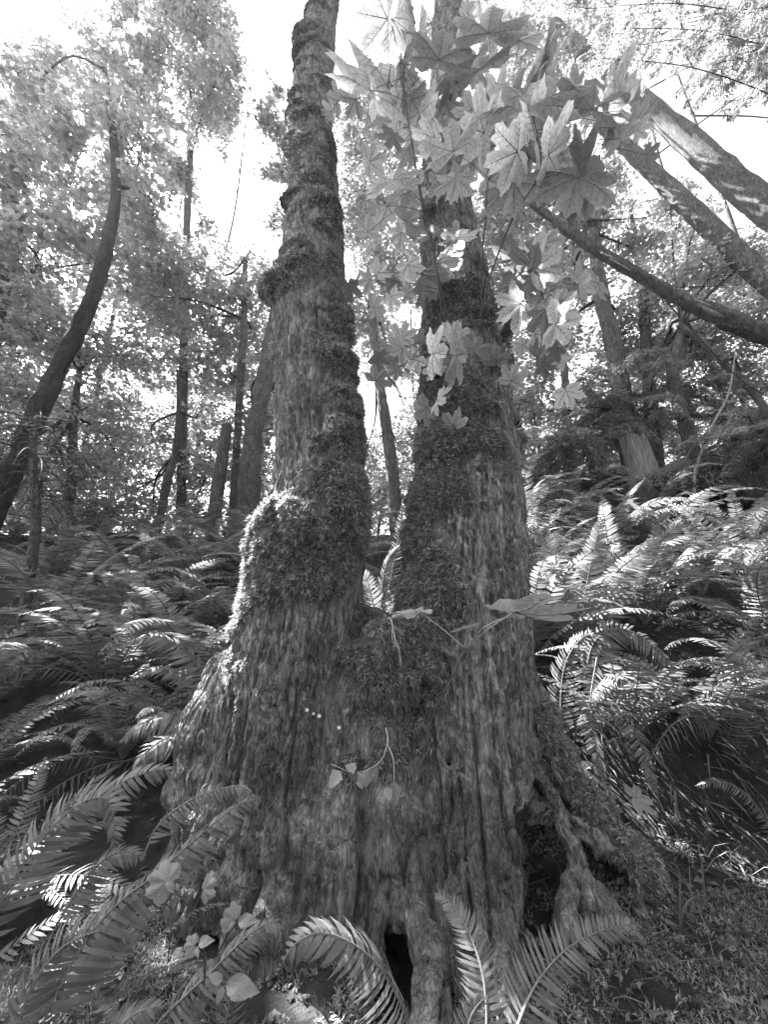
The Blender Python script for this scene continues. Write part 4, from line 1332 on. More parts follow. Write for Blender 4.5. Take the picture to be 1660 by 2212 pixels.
hero_fern('fern at the bottom edge whose bright arched frond curls over left of the dark hollow', (880, 2300, 1.3), [
    ([(912, 2330, 1.30), (880, 2200, 1.26), (825, 2095, 1.20), (755, 2035, 1.15), (685, 2015, 1.12), (632, 2045, 1.10), (598, 2105, 1.10)], 118, (0.25, -0.3, 0.9), 0.6, 36, 'bright arched frond with combed leaflets'),
    ([(700, 2330, 1.28), (720, 2240, 1.25), (690, 2180, 1.22), (640, 2160, 1.2)], 70, (0, -0.5, 0.9), 0.4, 24, None)])
hero_fern('fern at the bottom left of the trunk with a drooping pointed frond', (250, 2320, 1.4), [
    ([(240, 2330, 1.36), (360, 2190, 1.36), (455, 2100, 1.37), (530, 2025, 1.39), (585, 1992, 1.41), (606, 2015, 1.40), (606, 2050, 1.39)], 86, (0.2, -0.35, 0.9), 0.75, 36, None),
    ([(180, 2330, 1.3), (240, 2240, 1.3), (290, 2190, 1.32), (350, 2170, 1.33)], 80, (0.1, -0.4, 0.9), 0.5, 24, None),
    ([(460, 2330, 1.34), (480, 2240, 1.36), (500, 2150, 1.38), (525, 2085, 1.40), (540, 2060, 1.4)], 60, (0.1, -0.9, 0.4), 0.3, 24, None)])
hero_fern('long-fronded fern reaching across the left foot of the maple', (40, 2250, 1.5), [
    ([(60, 2290, 1.42), (150, 2090, 1.46), (240, 1965, 1.50), (335, 1890, 1.55), (430, 1805, 1.6), (505, 1745, 1.64), (545, 1728, 1.66), (555, 1752, 1.65)], 98, (-0.1, -0.25, 0.95), 0.85, 44, 'long frond with leaflets hanging like a comb'),
    ([(310, 1850, 1.64), (340, 1785, 1.66), (400, 1735, 1.69), (470, 1706, 1.72), (525, 1700, 1.73), (552, 1722, 1.72)], 52, (-0.2, -0.2, 0.95), 0.8, 30, None),
    ([(-60, 2080, 1.5), (30, 1900, 1.55), (110, 1790, 1.6), (180, 1732, 1.63), (228, 1725, 1.64), (246, 1765, 1.62), (247, 1838, 1.60)], 96, (0.1, -0.55, 0.85), 0.35, 36, 'sunlit frond with its tip hanging straight down'),
    ([(30, 1960, 1.62), (120, 1800, 1.68), (220, 1715, 1.73), (310, 1670, 1.77), (362, 1664, 1.79), (375, 1690, 1.78)], 84, (-0.1, -0.35, 0.9), 0.5, 34, None),
    ([(20, 2290, 1.4), (60, 2150, 1.43), (130, 2050, 1.46), (220, 2010, 1.48), (290, 2030, 1.48)], 84, (0, -0.4, 0.9), 0.8, 30, None),
    ([(120, 2000, 1.6), (200, 1880, 1.64), (260, 1840, 1.67), (310, 1850, 1.67)], 76, (0, -0.3, 0.95), 0.6, 26, None)])
hero_fern('fern with two spread fronds standing in front of the roots at the bottom', (1050, 2320, 1.3), [
    ([(1040, 2330, 1.26), (1052, 2220, 1.29), (1046, 2120, 1.33), (1020, 2030, 1.38), (985, 1965, 1.43), (948, 1930, 1.47), (940, 1950, 1.47)], 74, (-0.1, -0.9, 0.35), 0.18, 34, 'upright frond with flat broad leaflets'),
    ([(1090, 2330, 1.26), (1120, 2210, 1.29), (1165, 2115, 1.33), (1230, 2045, 1.38), (1305, 2008, 1.42), (1388, 1990, 1.45)], 84, (-0.25, -0.85, 0.45), 0.22, 36, 'frond arching out to the right, flat broad leaflets'),
    ([(985, 2330, 1.24), (1000, 2260, 1.25), (1020, 2190, 1.26), (1050, 2150, 1.26)], 60, (0, -0.9, 0.4), 0.2, 22, None)])
hero_fern('fern at the left of the trunk with a bright frond bowed over', (470, 1560, 2.7), [
    ([(452, 1510, 2.66), (428, 1440, 2.62), (385, 1393, 2.57), (325, 1372, 2.52), (272, 1388, 2.5)], 66, (0.1, -0.3, 0.95), 0.6, 34, None),
    ([(470, 1520, 2.7), (420, 1470, 2.6), (350, 1440, 2.5), (290, 1460, 2.44)], 62, (0.1, -0.3, 0.95), 0.5, 30, None),
    ([(440, 1560, 2.5), (380, 1540, 2.4), (310, 1560, 2.3), (260, 1600, 2.25)], 76, (0.1, -0.3, 0.95), 0.5, 30, None),
    ([(420, 1600, 2.4), (370, 1590, 2.3), (320, 1620, 2.2), (290, 1660, 2.15)], 70, (0.1, -0.3, 0.95), 0.5, 28, None)], 'sword ferns on the left bank')
hero_fern('fern just right of the right stem with bowed, sun-edged fronds', (1240, 1560, 2.65), [
    ([(1262, 1470, 2.62), (1285, 1385, 2.58), (1345, 1358, 2.53), (1415, 1398, 2.48), (1482, 1472, 2.42)], 62, (0.1, -0.3, 0.95), 0.6, 34, None),
    ([(1215, 1600, 2.6), (1212, 1500, 2.55), (1225, 1425, 2.5), (1262, 1375, 2.46), (1300, 1375, 2.42)], 56, (-0.3, -0.5, 0.8), 0.6, 32, None),
    ([(1240, 1600, 2.6), (1280, 1500, 2.5), (1360, 1450, 2.4), (1430, 1470, 2.35)], 70, (0.1, -0.3, 0.95), 0.5, 32, None),
    ([(1290, 1420, 2.55), (1275, 1520, 2.5), (1285, 1610, 2.42), (1310, 1690, 2.36)], 62, (0.2, -0.9, 0.4), 0.2, 32, None),
    ([(1330, 1420, 2.55), (1360, 1540, 2.45), (1400, 1650, 2.36), (1420, 1720, 2.3)], 62, (0.2, -0.9, 0.4), 0.2, 32, None)], 'sword ferns on the right bank')
hero_fern('fern holding one upright brilliantly sunlit frond on the right bank', (1262, 1440, 2.95), [
    ([(1258, 1420, 2.95), (1262, 1310, 2.95), (1278, 1210, 2.95), (1302, 1115, 2.97)], 66, (-0.55, -0.75, 0.35), 0.12, 40, 'upright sunlit frond'),
    ([(1250, 1420, 2.95), (1225, 1330, 2.95), (1195, 1240, 2.96), (1185, 1140, 3.0)], 52, (-0.2, -0.9, 0.3), 0.12, 36, None),
    ([(1270, 1420, 2.95), (1330, 1290, 2.95), (1400, 1190, 2.95), (1480, 1120, 2.95)], 58, (-0.5, -0.6, 0.6), 0.2, 36, None),
    ([(1265, 1420, 2.95), (1300, 1300, 2.9), (1350, 1230, 2.86), (1420, 1190, 2.8)], 56, (-0.5, -0.6, 0.6), 0.3, 36, None)], 'sword ferns on the right bank')
hero_fern('bright fern filling the foot of the gap between the two stems', (828, 1390, 3.15), [
    ([(832, 1370, 3.15), (840, 1270, 3.15), (858, 1180, 3.15), (872, 1080, 3.2)], 40, (-0.5, -0.8, 0.35), 0.12, 36, None),
    ([(828, 1370, 3.15), (824, 1290, 3.1), (836, 1215, 3.06), (866, 1175, 3.0)], 44, (-0.5, -0.6, 0.6), 0.3, 34, None),
    ([(824, 1370, 3.15), (806, 1300, 3.1), (792, 1250, 3.06), (770, 1225, 3.0)], 44, (-0.4, -0.7, 0.6), 0.3, 34, None),
    ([(830, 1370, 3.15), (850, 1310, 3.1), (870, 1275, 3.05), (900, 1260, 3.0)], 42, (-0.4, -0.7, 0.6), 0.3, 30, None)], 'sword ferns behind the fork')
hero_fern('fern at the right edge with a short bright frond over the bank', (1700, 1850, 2.3), [
    ([(1690, 1850, 2.24), (1650, 1760, 2.22), (1600, 1705, 2.2), (1550, 1688, 2.19), (1506, 1698, 2.18)], 40, (0, -0.3, 0.95), 0.6, 30, None),
    ([(1690, 1640, 2.4), (1640, 1500, 2.4), (1600, 1400, 2.4), (1640, 1330, 2.42)], 62, (-0.4, -0.8, 0.5), 0.2, 34, None),
    ([(1560, 1640, 2.5), (1590, 1540, 2.4), (1630, 1470, 2.35), (1690, 1420, 2.3)], 56, (-0.4, -0.7, 0.6), 0.3, 34, None)], 'sword ferns on the right bank')

# ferns and grasses that hang over the cut bank at the right: too many to count
def hanging_litter():
    rng = np.random.default_rng(44)
    n = 420
    x = rng.uniform(1.05, 2.9, n)
    y = 2.42 - 0.1 * (x - 1.4) + rng.normal(0, 0.12, n)
    z = ground_z(x, y) + rng.uniform(0.0, 0.08, n)
    p = np.stack([x, y, z], -1)
    d = nrm(np.stack([rng.normal(0.25, 0.35, n), rng.uniform(-1.0, -0.3, n), rng.uniform(-0.9, 0.1, n)], -1))
    L = rng.uniform(0.05, 0.15, (n, 1))
    s = nrm(np.cross(d, rng.normal(0, 0.4, (n, 3)) + [0, 0, 1.0])) * rng.uniform(0.002, 0.006, (n, 1))
    e = p + d * L * 0.55
    t = p + d * L + np.array([0, 0, -0.6]) * L * L * 3
    v = np.stack([p - s, p + s, e + s, e - s, t], 1).reshape(-1, 3)
    i = (np.arange(n) * 5)[:, None]
    link('hanging_grass', make_mesh('hanging_grass', v, mats=[M_GRASS], smooth=False, tris=i + np.array([[3, 2, 4]]), quads=i + np.array([[0, 1, 2, 3]])), kind='stuff', label='dry fronds and grass hanging over the cut bank')


hanging_litter()

# ------------------------------------------------------------------ large maple leaves
HALF = [(0, 1.0), (5, .9), (10, .84), (14, .9), (17, .76), (20, .62), (23, .53), (26, .54), (30, .66), (33, .82), (36, .9), (41, .86), (47, 1.0), (52, .88), (57, .86), (61, .74), (67, .58), (72, .5),
        (77, .52), (83, .6), (88, .68), (94, .66), (102, .78), (109, .62), (118, .56), (128, .44), (143, .34), (163, .2), (176, .06)]


def leaf_mesh(seed, curl=0.16, plain=False, mats=None, soft=0.0):
    rg = random.Random(seed)
    right = [(a * rg.uniform(0.97, 1.03), r * rg.uniform(0.93, 1.06)) for a, r in HALF]
    left = [(-a * rg.uniform(0.97, 1.03), r * rg.uniform(0.93, 1.06)) for a, r in HALF[1:]]
    out = right + left[::-1]
    A = np.radians([a for a, _ in out])
    R = np.array([r for _, r in out])
    R = R * (1 - soft) + soft * 0.78 * np.clip((178 - np.abs(np.degrees(A))) / 50, 0.05, 1)
    n = len(A)
    ph = [rg.uniform(0, 6.28) for _ in range(3)]

    def hgt(x, y):
        r = np.hypot(x, y)
        th = np.arctan2(x, y)
        pleat = 0.045 * np.cos(th * 7.2) * smoothstep(0.05, 0.4, r)
        return -curl * r * r + pleat + 0.05 * np.sin(3.1 * x + ph[0]) * np.sin(2.7 * y + ph[1]) + 0.03 * r * np.sin(5 * th + ph[2])
    V = [np.array([[0, 0, 0]])]
    for f in (0.4, 0.75, 1.0):
        rr = R * f if f == 1.0 else np.minimum(R * f * 1.06, R * 0.94)
        x, y = np.sin(A) * rr, np.cos(A) * rr
        V.append(np.stack([x, y, hgt(x, y)], -1))
    bag = Bag()
    t, q = [], []
    for k in range(n):
        k2 = (k + 1) % n
        if k == len(right) - 1:
            continue                                        # the slot at the stalk stays open
        t.append((0, 1 + k2, 1 + k))
        for ring in (0, 1):
            a = 1 + ring * n
            q.append((a + k, a + k2, a + n + k2, a + n + k))
    bag.add(np.concatenate(V), t, q, 0)
    # veins stand proud of the underside
    def vein(p0, p1, w0, w1):
        p0, p1 = np.array(p0), np.array(p1)
        pts = np.array([p0 + (p1 - p0) * s for s in np.linspace(0, 1, 5)])
        dr = nrm(p1 - p0)
        nn = np.array([-dr[1], dr[0]])
        ww = np.linspace(w0, w1, 5)
        v = []
        for p, w in zip(pts, ww):
            for sg, hz in ((-1, 0.0), (0, 1.0), (1, 0.0)):
                xy = p + nn * w * sg
                v.append((xy[0], xy[1], float(hgt(xy[0], xy[1])) + 0.004 + hz * w * 0.9))
        qq = []
        for i in range(4):
            for j in (0, 1):
                qq.append((i * 3 + j, i * 3 + j + 1, i * 3 + 3 + j + 1, i * 3 + 3 + j))
        bag.add(v, None, qq, 1)
    if not plain:
        for ang, L, w in ((0, .95, .013), (46, .94, .012), (-46, .94, .012), (100, .64, .009), (-100, .64, .009)):
            a = math.radians(ang)
            dr = np.array([math.sin(a), math.cos(a)])
            vein((0, 0), dr * L, w, 0.003)
            for s in (0.28, 0.45, 0.62, 0.78):
                for sg in (-1, 1):
                    b = a + sg * math.radians(rg.uniform(34, 46))
                    ln = L * (0.24 if s < 0.7 else 0.14) * rg.uniform(0.8, 1.1)
                    vein(dr * L * s, dr * L * s + np.array([math.sin(b), math.cos(b)]) * ln, 0.005, 0.0015)
    return bag.mesh('broad_leaf', mats or [M_BIG, M_VEIN], smooth=True)


LEAVES = [leaf_mesh(k, curl=[0.10, 0.2, 0.05, 0.26, 0.14, -0.08][k]) for k in range(6)]


def place_leaf(parent, me, base, tip, nhint, size=None, name='leaf', label=None):
    base, tip = np.asarray(base, float), np.asarray(tip, float)
    y = tip - base
    L = np.linalg.norm(y) if size is None else size
    y = y / np.linalg.norm(y)
    z = np.asarray(nhint, float)
    z = nrm(z - (z @ y) * y)
    x = np.cross(y, z)
    M = Matrix([[x[0], y[0], z[0], base[0]], [x[1], y[1], z[1], base[1]], [x[2], y[2], z[2], base[2]], [0, 0, 0, 1]]) @ Matrix.Scale(L, 4)
    o = bpy.data.objects.new(name, me)
    COL.objects.link(o)
    o.parent = parent
    o.matrix_local = Matrix.Translation(-Vector(parent.location)) @ M
    if label:
        o['label'] = label
    return o


def shoot(label, stem, leaves, seed, r0=0.007, group='leafy shoots sprouting from the right stem'):
    """stem rows (px, py, d); leaves (base px, base py, tip px, tip py, d, tilt)"""
    rg = random.Random(seed)
    pts = [P(*s) for s in stem]
    root = thing('maple_shoot', pts[0], label, 'shoot', group)
    off = np.array(root.location)
    b = Bag()
    tube(b, pts, np.linspace(r0, 0.0025, len(pts)), 7, n=50, bump=0.1, bf=20)
    link('stem', b.mesh('shoot_stem', [M_STEM], off=off), root)
    c = spline(pts, 80)
    extra = []
    for bx, by, tx, ty, d, tl in leaves:                     # smaller leaves set further back on the same shoot
        for _ in range(2 if d < 2.02 else 0):
            an, ln = rg.uniform(0, 6.28), rg.uniform(30, 54)
            x0, y0 = bx + rg.uniform(-60, 60), by + rg.uniform(-50, 60)
            extra.append((x0, y0, x0 + ln * math.cos(an), y0 + ln * math.sin(an), d + rg.uniform(0.12, 0.35), 0))
    for bx, by, tx, ty, d, tl in list(leaves) + extra:
        B = P(bx, by, d)
        T = P(tx, ty, d + rg.uniform(-0.06, 0.06) + tl * 0.15)
        T = B + (T - B) * 0.84
        view = nrm(np.array([0, 0, CAMZ]) - B)
        nh = view + np.array([rg.uniform(-0.35, 0.35), rg.uniform(-0.3, 0.3), -0.25 + rg.uniform(-0.25, 0.25)])
        lf = place_leaf(root, LEAVES[rg.randrange(6)], B, T, nh)
        s = c[np.argmin(np.linalg.norm(c - (B + np.array([0, 0, -0.10])), axis=1))]
        pb = Bag()
        mid = (s + B) / 2 + np.array([0, 0, 0.02]) + np.array([rg.uniform(-0.01, 0.01), 0, 0])
        tube(pb, [s, mid, B], [0.0022, 0.0018, 0.0016], 5, 10)
        po = link('petiole', pb.mesh('petiole', [M_STEM], off=off), root)
    return root


shoot('tallest maple shoot, its thin stem rising to big leaves at the top edge', [(957, 690, 2.2), (940, 560, 2.05), (912, 440, 1.95), (885, 280, 1.85), (868, 160, 1.8), (846, 40, 1.78)], [
    (838, 42, 750, 25, 1.75, 0), (848, 38, 905, 45, 1.85, 0.3), (800, 195, 792, 105, 1.8, 0), (870, 190, 905, 150, 1.95, 0), (856, 225, 830, 250, 1.95, 0), (890, 215, 915, 265, 2.0, 0), (838, 190, 870, 90, 2.1, 0),
    (948, 132, 965, 38, 1.7, 0), (770, 215, 722, 205, 1.95, 0), (905, 255, 905, 335, 1.9, 0), (850, 290, 835, 325, 1.95, 0), (895, 135, 880, 70, 2.1, 0)], 1)
shoot('maple shoot beside the tallest one, leaves scattered low over the right stem', [(968, 690, 2.2), (948, 600, 2.1), (930, 500, 2.0), (905, 390, 1.95), (890, 300, 1.95)], [
    (851, 390, 862, 335, 1.85, 0), (878, 420, 882, 450, 1.9, 0), (868, 503, 838, 530, 1.9, 0), (882, 572, 900, 615, 1.9, 0), (812, 445, 795, 465, 1.95, 0), (990, 515, 1002, 478, 2.0, 0), (975, 520, 960, 545, 2.0, 0),
    (985, 385, 972, 440, 1.85, 0), (935, 300, 905, 345, 1.85, 0), (800, 605, 770, 615, 1.95, 0), (845, 640, 870, 670, 2.0, 0), (818, 590, 840, 560, 2.05, 0)], 2)
shoot('maple shoot with the palest sunlit leaves, central in the leafy cluster', [(1040, 690, 2.2), (1042, 560, 2.0), (1050, 470, 1.85), (1056, 390, 1.75), (1090, 310, 1.7)], [
    (1047, 288, 968, 260, 1.65, 0), (980, 330, 972, 250, 1.7, 0), (1118, 328, 1030, 368, 1.6, 0.2), (1158, 305, 1215, 240, 1.6, 0), (1055, 75, 1068, 0, 1.65, 0), (1122, 90, 1126, 18, 1.65, 0),
    (1085, 230, 1035, 270, 1.8, 0), (1105, 360, 1090, 405, 1.7, 0), (1020, 240, 1000, 190, 1.8, 0), (1040, 150, 1030, 95, 1.75, 0), (1010, 30, 1030, 0, 1.9, 0)], 3, 0.006)
shoot('maple shoot leaning right with the largest dark leaf against the sky', [(1035, 700, 2.2), (1062, 590, 2.0), (1110, 470, 1.8), (1162, 385, 1.65), (1168, 330, 1.58), (1150, 240, 1.52)], [
    (1145, 228, 1198, 110, 1.5, 0), (1280, 238, 1300, 128, 1.5, 0), (1185, 335, 1260, 285, 1.55, 0), (1258, 385, 1345, 352, 1.6, 0), (1248, 380, 1225, 460, 1.6, 0), (1110, 395, 1108, 462, 1.75, 0), (1100, 235, 1075, 170, 1.65, 0),
    (1325, 230, 1390, 165, 1.6, 0), (1340, 300, 1330, 250, 1.65, 0), (1180, 270, 1225, 235, 1.65, 0)], 4, 0.007)
shoot('drooping maple shoot low on the right with pale spreading leaves', [(1038, 690, 2.25), (1090, 640, 2.1), (1150, 590, 2.0), (1175, 650, 1.95), (1170, 740, 1.92), (1160, 790, 1.92)], [
    (1150, 585, 1065, 600, 1.85, 0), (1155, 580, 1225, 530, 1.85, 0), (1125, 655, 1072, 698, 1.85, 0), (1180, 668, 1180, 735, 1.8, 0), (1200, 700, 1282, 685, 1.75, 0), (1255, 610, 1290, 580, 1.95, 0),
    (1130, 745, 1100, 765, 1.95, 0), (1172, 790, 1210, 800, 1.9, 0), (1160, 770, 1185, 745, 1.95, 0), (1115, 560, 1100, 510, 1.95, 0)], 5, 0.005)
shoot('small maple sprig holding three level leaves across the right stem', [(955, 700, 2.25), (930, 725, 2.1), (900, 760, 1.98), (870, 790, 1.95)], [
    (870, 752, 835, 768, 1.9, 0.6), (935, 765, 975, 752, 1.85, 0.7), (985, 768, 1035, 760, 1.85, 0.7), (905, 770, 880, 800, 2.0, 0), (945, 865, 965, 868, 1.95, 0.5), (858, 800, 835, 815, 2.0, 0)], 6, 0.004)


# ------------------------------------------------------------------ seedling with level leaves in front of the crotch
def seedling():
    base = P(930, 1560, 1.93)
    root = thing('maple_seedling', base, 'young maple seedling with level leaves in front of the right stem', 'seedling')
    off = np.array(root.location)
    fork = P(1006, 1402, 1.66)
    b = Bag()
    tube(b, [P(910, 1660, 1.98), base, P(965, 1490, 1.8), fork], [0.004, 0.004, 0.0035, 0.003], 6, 24)
    link('stem', b.mesh('seedling_stem', [M_STEM], off=off), root)
    ends = [(P(905, 1322, 1.6), P(822, 1342, 1.56), (0.1, 0.15, -1), M_PALELEAF, 0.13), (P(1110, 1322, 1.42), P(1250, 1322, 1.30), (0.05, -0.22, -1), M_BIG, 0.25), (P(1010, 1355, 1.58), P(985, 1364, 1.5), (0.2, -0.2, -1), M_PALELEAF, 0.08)]
    for e, tp, nh, mt, sz in ends:
        p = Bag()
        tube(p, [fork, (fork + e) / 2 + [0, 0, 0.008], e], [0.0028, 0.0022, 0.002], 6, 14)
        link('petiole', p.mesh('petiole', [M_PALESTEM], off=off), root)
        place_leaf(root, leaf_mesh(31 + int(sz * 100), 0.10, mats=[mt, M_VEIN]), e, tp, nh, sz)
    p = Bag()
    tube(p, [fork, P(1040, 1360, 1.55), P(1085, 1335, 1.48)], [0.0025, 0.002, 0.0018], 6, 14)
    link('petiole', p.mesh('petiole', [M_PALESTEM], off=off), root)


seedling()


def simple_leaf(seed, ratio=0.45, curl=0.2, mats=None, lobes=0):
    """pointed leaf; with lobes it becomes ivy-like"""
    rg = random.Random(seed)
    n = 13
    bag = Bag()
    V = []
    for k in range(n):
        t = k / (n - 1)
        w = ratio * math.sin(math.pi * min(t * 0.96 + 0.03, 1)) ** 0.8 * (1 - 0.45 * t)
        if lobes:
            w *= 1 + 0.55 * max(0, math.cos((t - 0.22) * 12)) * (t < 0.5)
        w *= rg.uniform(0.9, 1.1)
        for s in (-1, -0.5, 0, 0.5, 1):
            V.append((s * w, t, -curl * t * t + 0.22 * abs(s) * w + 0.03 * math.sin(9 * t + s * 3 + seed)))
    q = [(i * 5 + j, i * 5 + j + 1, i * 5 + 6 + j, i * 5 + 5 + j) for i in range(n - 1) for j in range(4)]
    bag.add(V, None, q, 0)
    return bag.mesh('small_leaf', mats or [M_BIG], smooth=True)


IVY = [simple_leaf(k, 0.42, 0.1, [M_BIG], 1) for k in range(3)]


def ivy():
    base = P(834, 1572, 1.88)
    root = thing('ivy_sprig', base, 'small ivy sprig hanging from the moss below the fork', 'vine')
    off = np.array(root.location)
    a = [base, P(838, 1600, 1.84), P(825, 1640, 1.82), P(795, 1662, 1.81), P(760, 1668, 1.82), P(715, 1650, 1.84)]
    c = [P(837, 1605, 1.84), P(850, 1640, 1.81), P(852, 1690, 1.80), P(850, 1720, 1.8)]
    for k, pts in enumerate((a, c)):
        b = Bag()
        tube(b, pts, np.linspace(0.003, 0.0012, len(pts)), 5, 24)
        link('stem', b.mesh('ivy_stem', [M_PALESTEM], off=off), root)
    for k, (bx, by, tx, ty, s) in enumerate([(775, 1668, 785, 1725, .06), (798, 1662, 790, 1700, .06), (805, 1660, 812, 1690, .05), (735, 1665, 712, 1700, .07), (770, 1660, 748, 1655, .05), (845, 1672, 838, 1688, .035),
                                             (851, 1690, 850, 1742, .085), (760, 1662, 770, 1690, .05), (835, 1700, 842, 1725, .05)]):
        B, T = P(bx, by, 1.8), P(tx, ty, 1.78)
        place_leaf(root, IVY[k % 3], B, T, nrm(np.array([0.3 * (k % 3 - 1), -1, 0.3])), s)


ivy()


def rootlet():
    base = P(846, 1340, 1.72)
    root = thing('dead_tendril', base, 'pale dry tendril hanging in front of the mossy burl', 'vine')
    b = Bag()
    tube(b, [P(838, 1335, 1.74), base, P(855, 1385, 1.7), P(862, 1400, 1.7), P(867, 1440, 1.7)], [0.003, 0.003, 0.0035, 0.003, 0.001], 5, 24)
    tube(b, [P(850, 1350, 1.72), P(848, 1380, 1.71), P(860, 1400, 1.7)], [0.002, 0.002, 0.002], 5, 12)
    tube(b, [P(850, 1350, 1.72), P(870, 1370, 1.72), P(875, 1372, 1.72)], [0.0018, 0.0015, 0.001], 5, 12)
    link('strand', b.mesh('tendril', [M_PALESTEM], off=root.location), root)


rootlet()


# ------------------------------------------------------------------ little white flowers on thin stalks
def flower(px, py, d, sz, label, k):
    c = P(px, py, d)
    gpt = P(px + 14, py + 70, d + 0.03)
    root = thing('wild_flower', gpt, label, 'flower', 'tiny white flowers on the bark')
    off = np.array(root.location)
    b = Bag()
    tube(b, [gpt, (gpt + c) / 2 + [0.008, 0, 0], c], [0.0012, 0.001, 0.0008], 4, 10)
    link('stalk', b.mesh('flower_stalk', [M_STEM], off=off), root)
    me = simple_leaf(60, 0.36, 0.1, [M_PETAL])
    for j in range(5):
        a = j * 2 * math.pi / 5 + k
        T = c + np.array([math.cos(a), -0.25, math.sin(a)]) * sz
        place_leaf(root, me, c, T, (0, -1, 0.3), sz, 'petal')


for k, (px, py, lab) in enumerate([(664, 1533, 'tiny white star flower, leftmost of the four on the trunk'), (678, 1541, 'tiny white star flower, second from the left on the trunk'), (690, 1546, 'tiny white star flower, third from the left on the trunk'), (733, 1571, 'tiny white star flower standing alone right of the other three')]):
    flower(px, py, 1.84, 0.010 if k != 1 else 0.007, lab, k)


# ------------------------------------------------------------------ pale broad-leaved seedlings at the lower left
PALE = [leaf_mesh(95 + k, 0.45, mats=[M_PALELEAF, M_PALELEAF], soft=0.6) for k in range(2)]
PALE_S = [simple_leaf(90 + k, 0.34, 0.45, [M_PALELEAF]) for k in range(2)]


def pale_plant(label, foot, leaves):
    f = P(*foot)
    root = thing('woodland_herb', f, label, 'plant', 'pale-leaved seedlings among the near ferns')
    off = np.array(root.location)
    for k, (bx, by, tx, ty, d, broad) in enumerate(leaves):
        B, T = P(bx, by, d), P(tx, ty, d - 0.02)
        b = Bag()
        tube(b, [f, (f + B) / 2 + np.array([0.01, 0, 0.02]), B], [0.002, 0.0017, 0.0014], 5, 12)
        link('stalk', b.mesh('herb_stalk', [M_STEM], off=off), root)
        place_leaf(root, (PALE if broad else PALE_S)[k % 2], B, T, (0.25 - 0.2 * k, -0.8, 0.6))


pale_plant('seedling with one large pale leaf beside the long fern frond', (362, 2080, 1.55), [(362, 1905, 320, 1885, 1.52, True), (362, 1900, 372, 1925, 1.52, False), (440, 1920, 460, 1900, 1.55, True), (425, 1925, 418, 1935, 1.55, False)])
pale_plant('seedling with crumpled leaves right beside the drooping pointed frond tip', (470, 2060, 1.5), [(505, 1985, 488, 1965, 1.46, True), (515, 1990, 548, 1985, 1.46, False), (505, 1988, 495, 2000, 1.46, False)])
pale_plant('seedling with folded pale leaves over the bottom left fronds', (440, 2140, 1.36), [(420, 2040, 396, 2045, 1.33, True), (430, 2035, 452, 2030, 1.33, False), (425, 2045, 425, 2065, 1.33, False)])
pale_plant('seedling with a long folded pale leaf at the bottom, near the curled frond', (500, 2200, 1.3), [(482, 2130, 468, 2172, 1.28, False), (490, 2125, 550, 2140, 1.28, False), (480, 2118, 455, 2108, 1.28, False)])

for lab, b, t, d, nh, sz, mt in [('pale fallen leaf lying on the bank above the right roots', (1372, 1722), (1415, 1722), 2.2, (0.1, -0.6, 0.8), 0.10, M_PALELEAF),
                                 ('large pale leaf caught upright in the ferns right of the trunk', (1198, 1225), (1190, 1265), 2.7, (0.1, -1, 0.2), 0.13, M_PALELEAF)]:
    B, T = P(b[0], b[1], d), P(t[0], t[1], d)
    root = thing('fallen_leaf', B, lab, 'leaf')
    place_leaf(root, leaf_mesh(int(sz * 1000), 0.3, mats=[mt, M_VEIN]), B, T, nh, sz, 'blade')


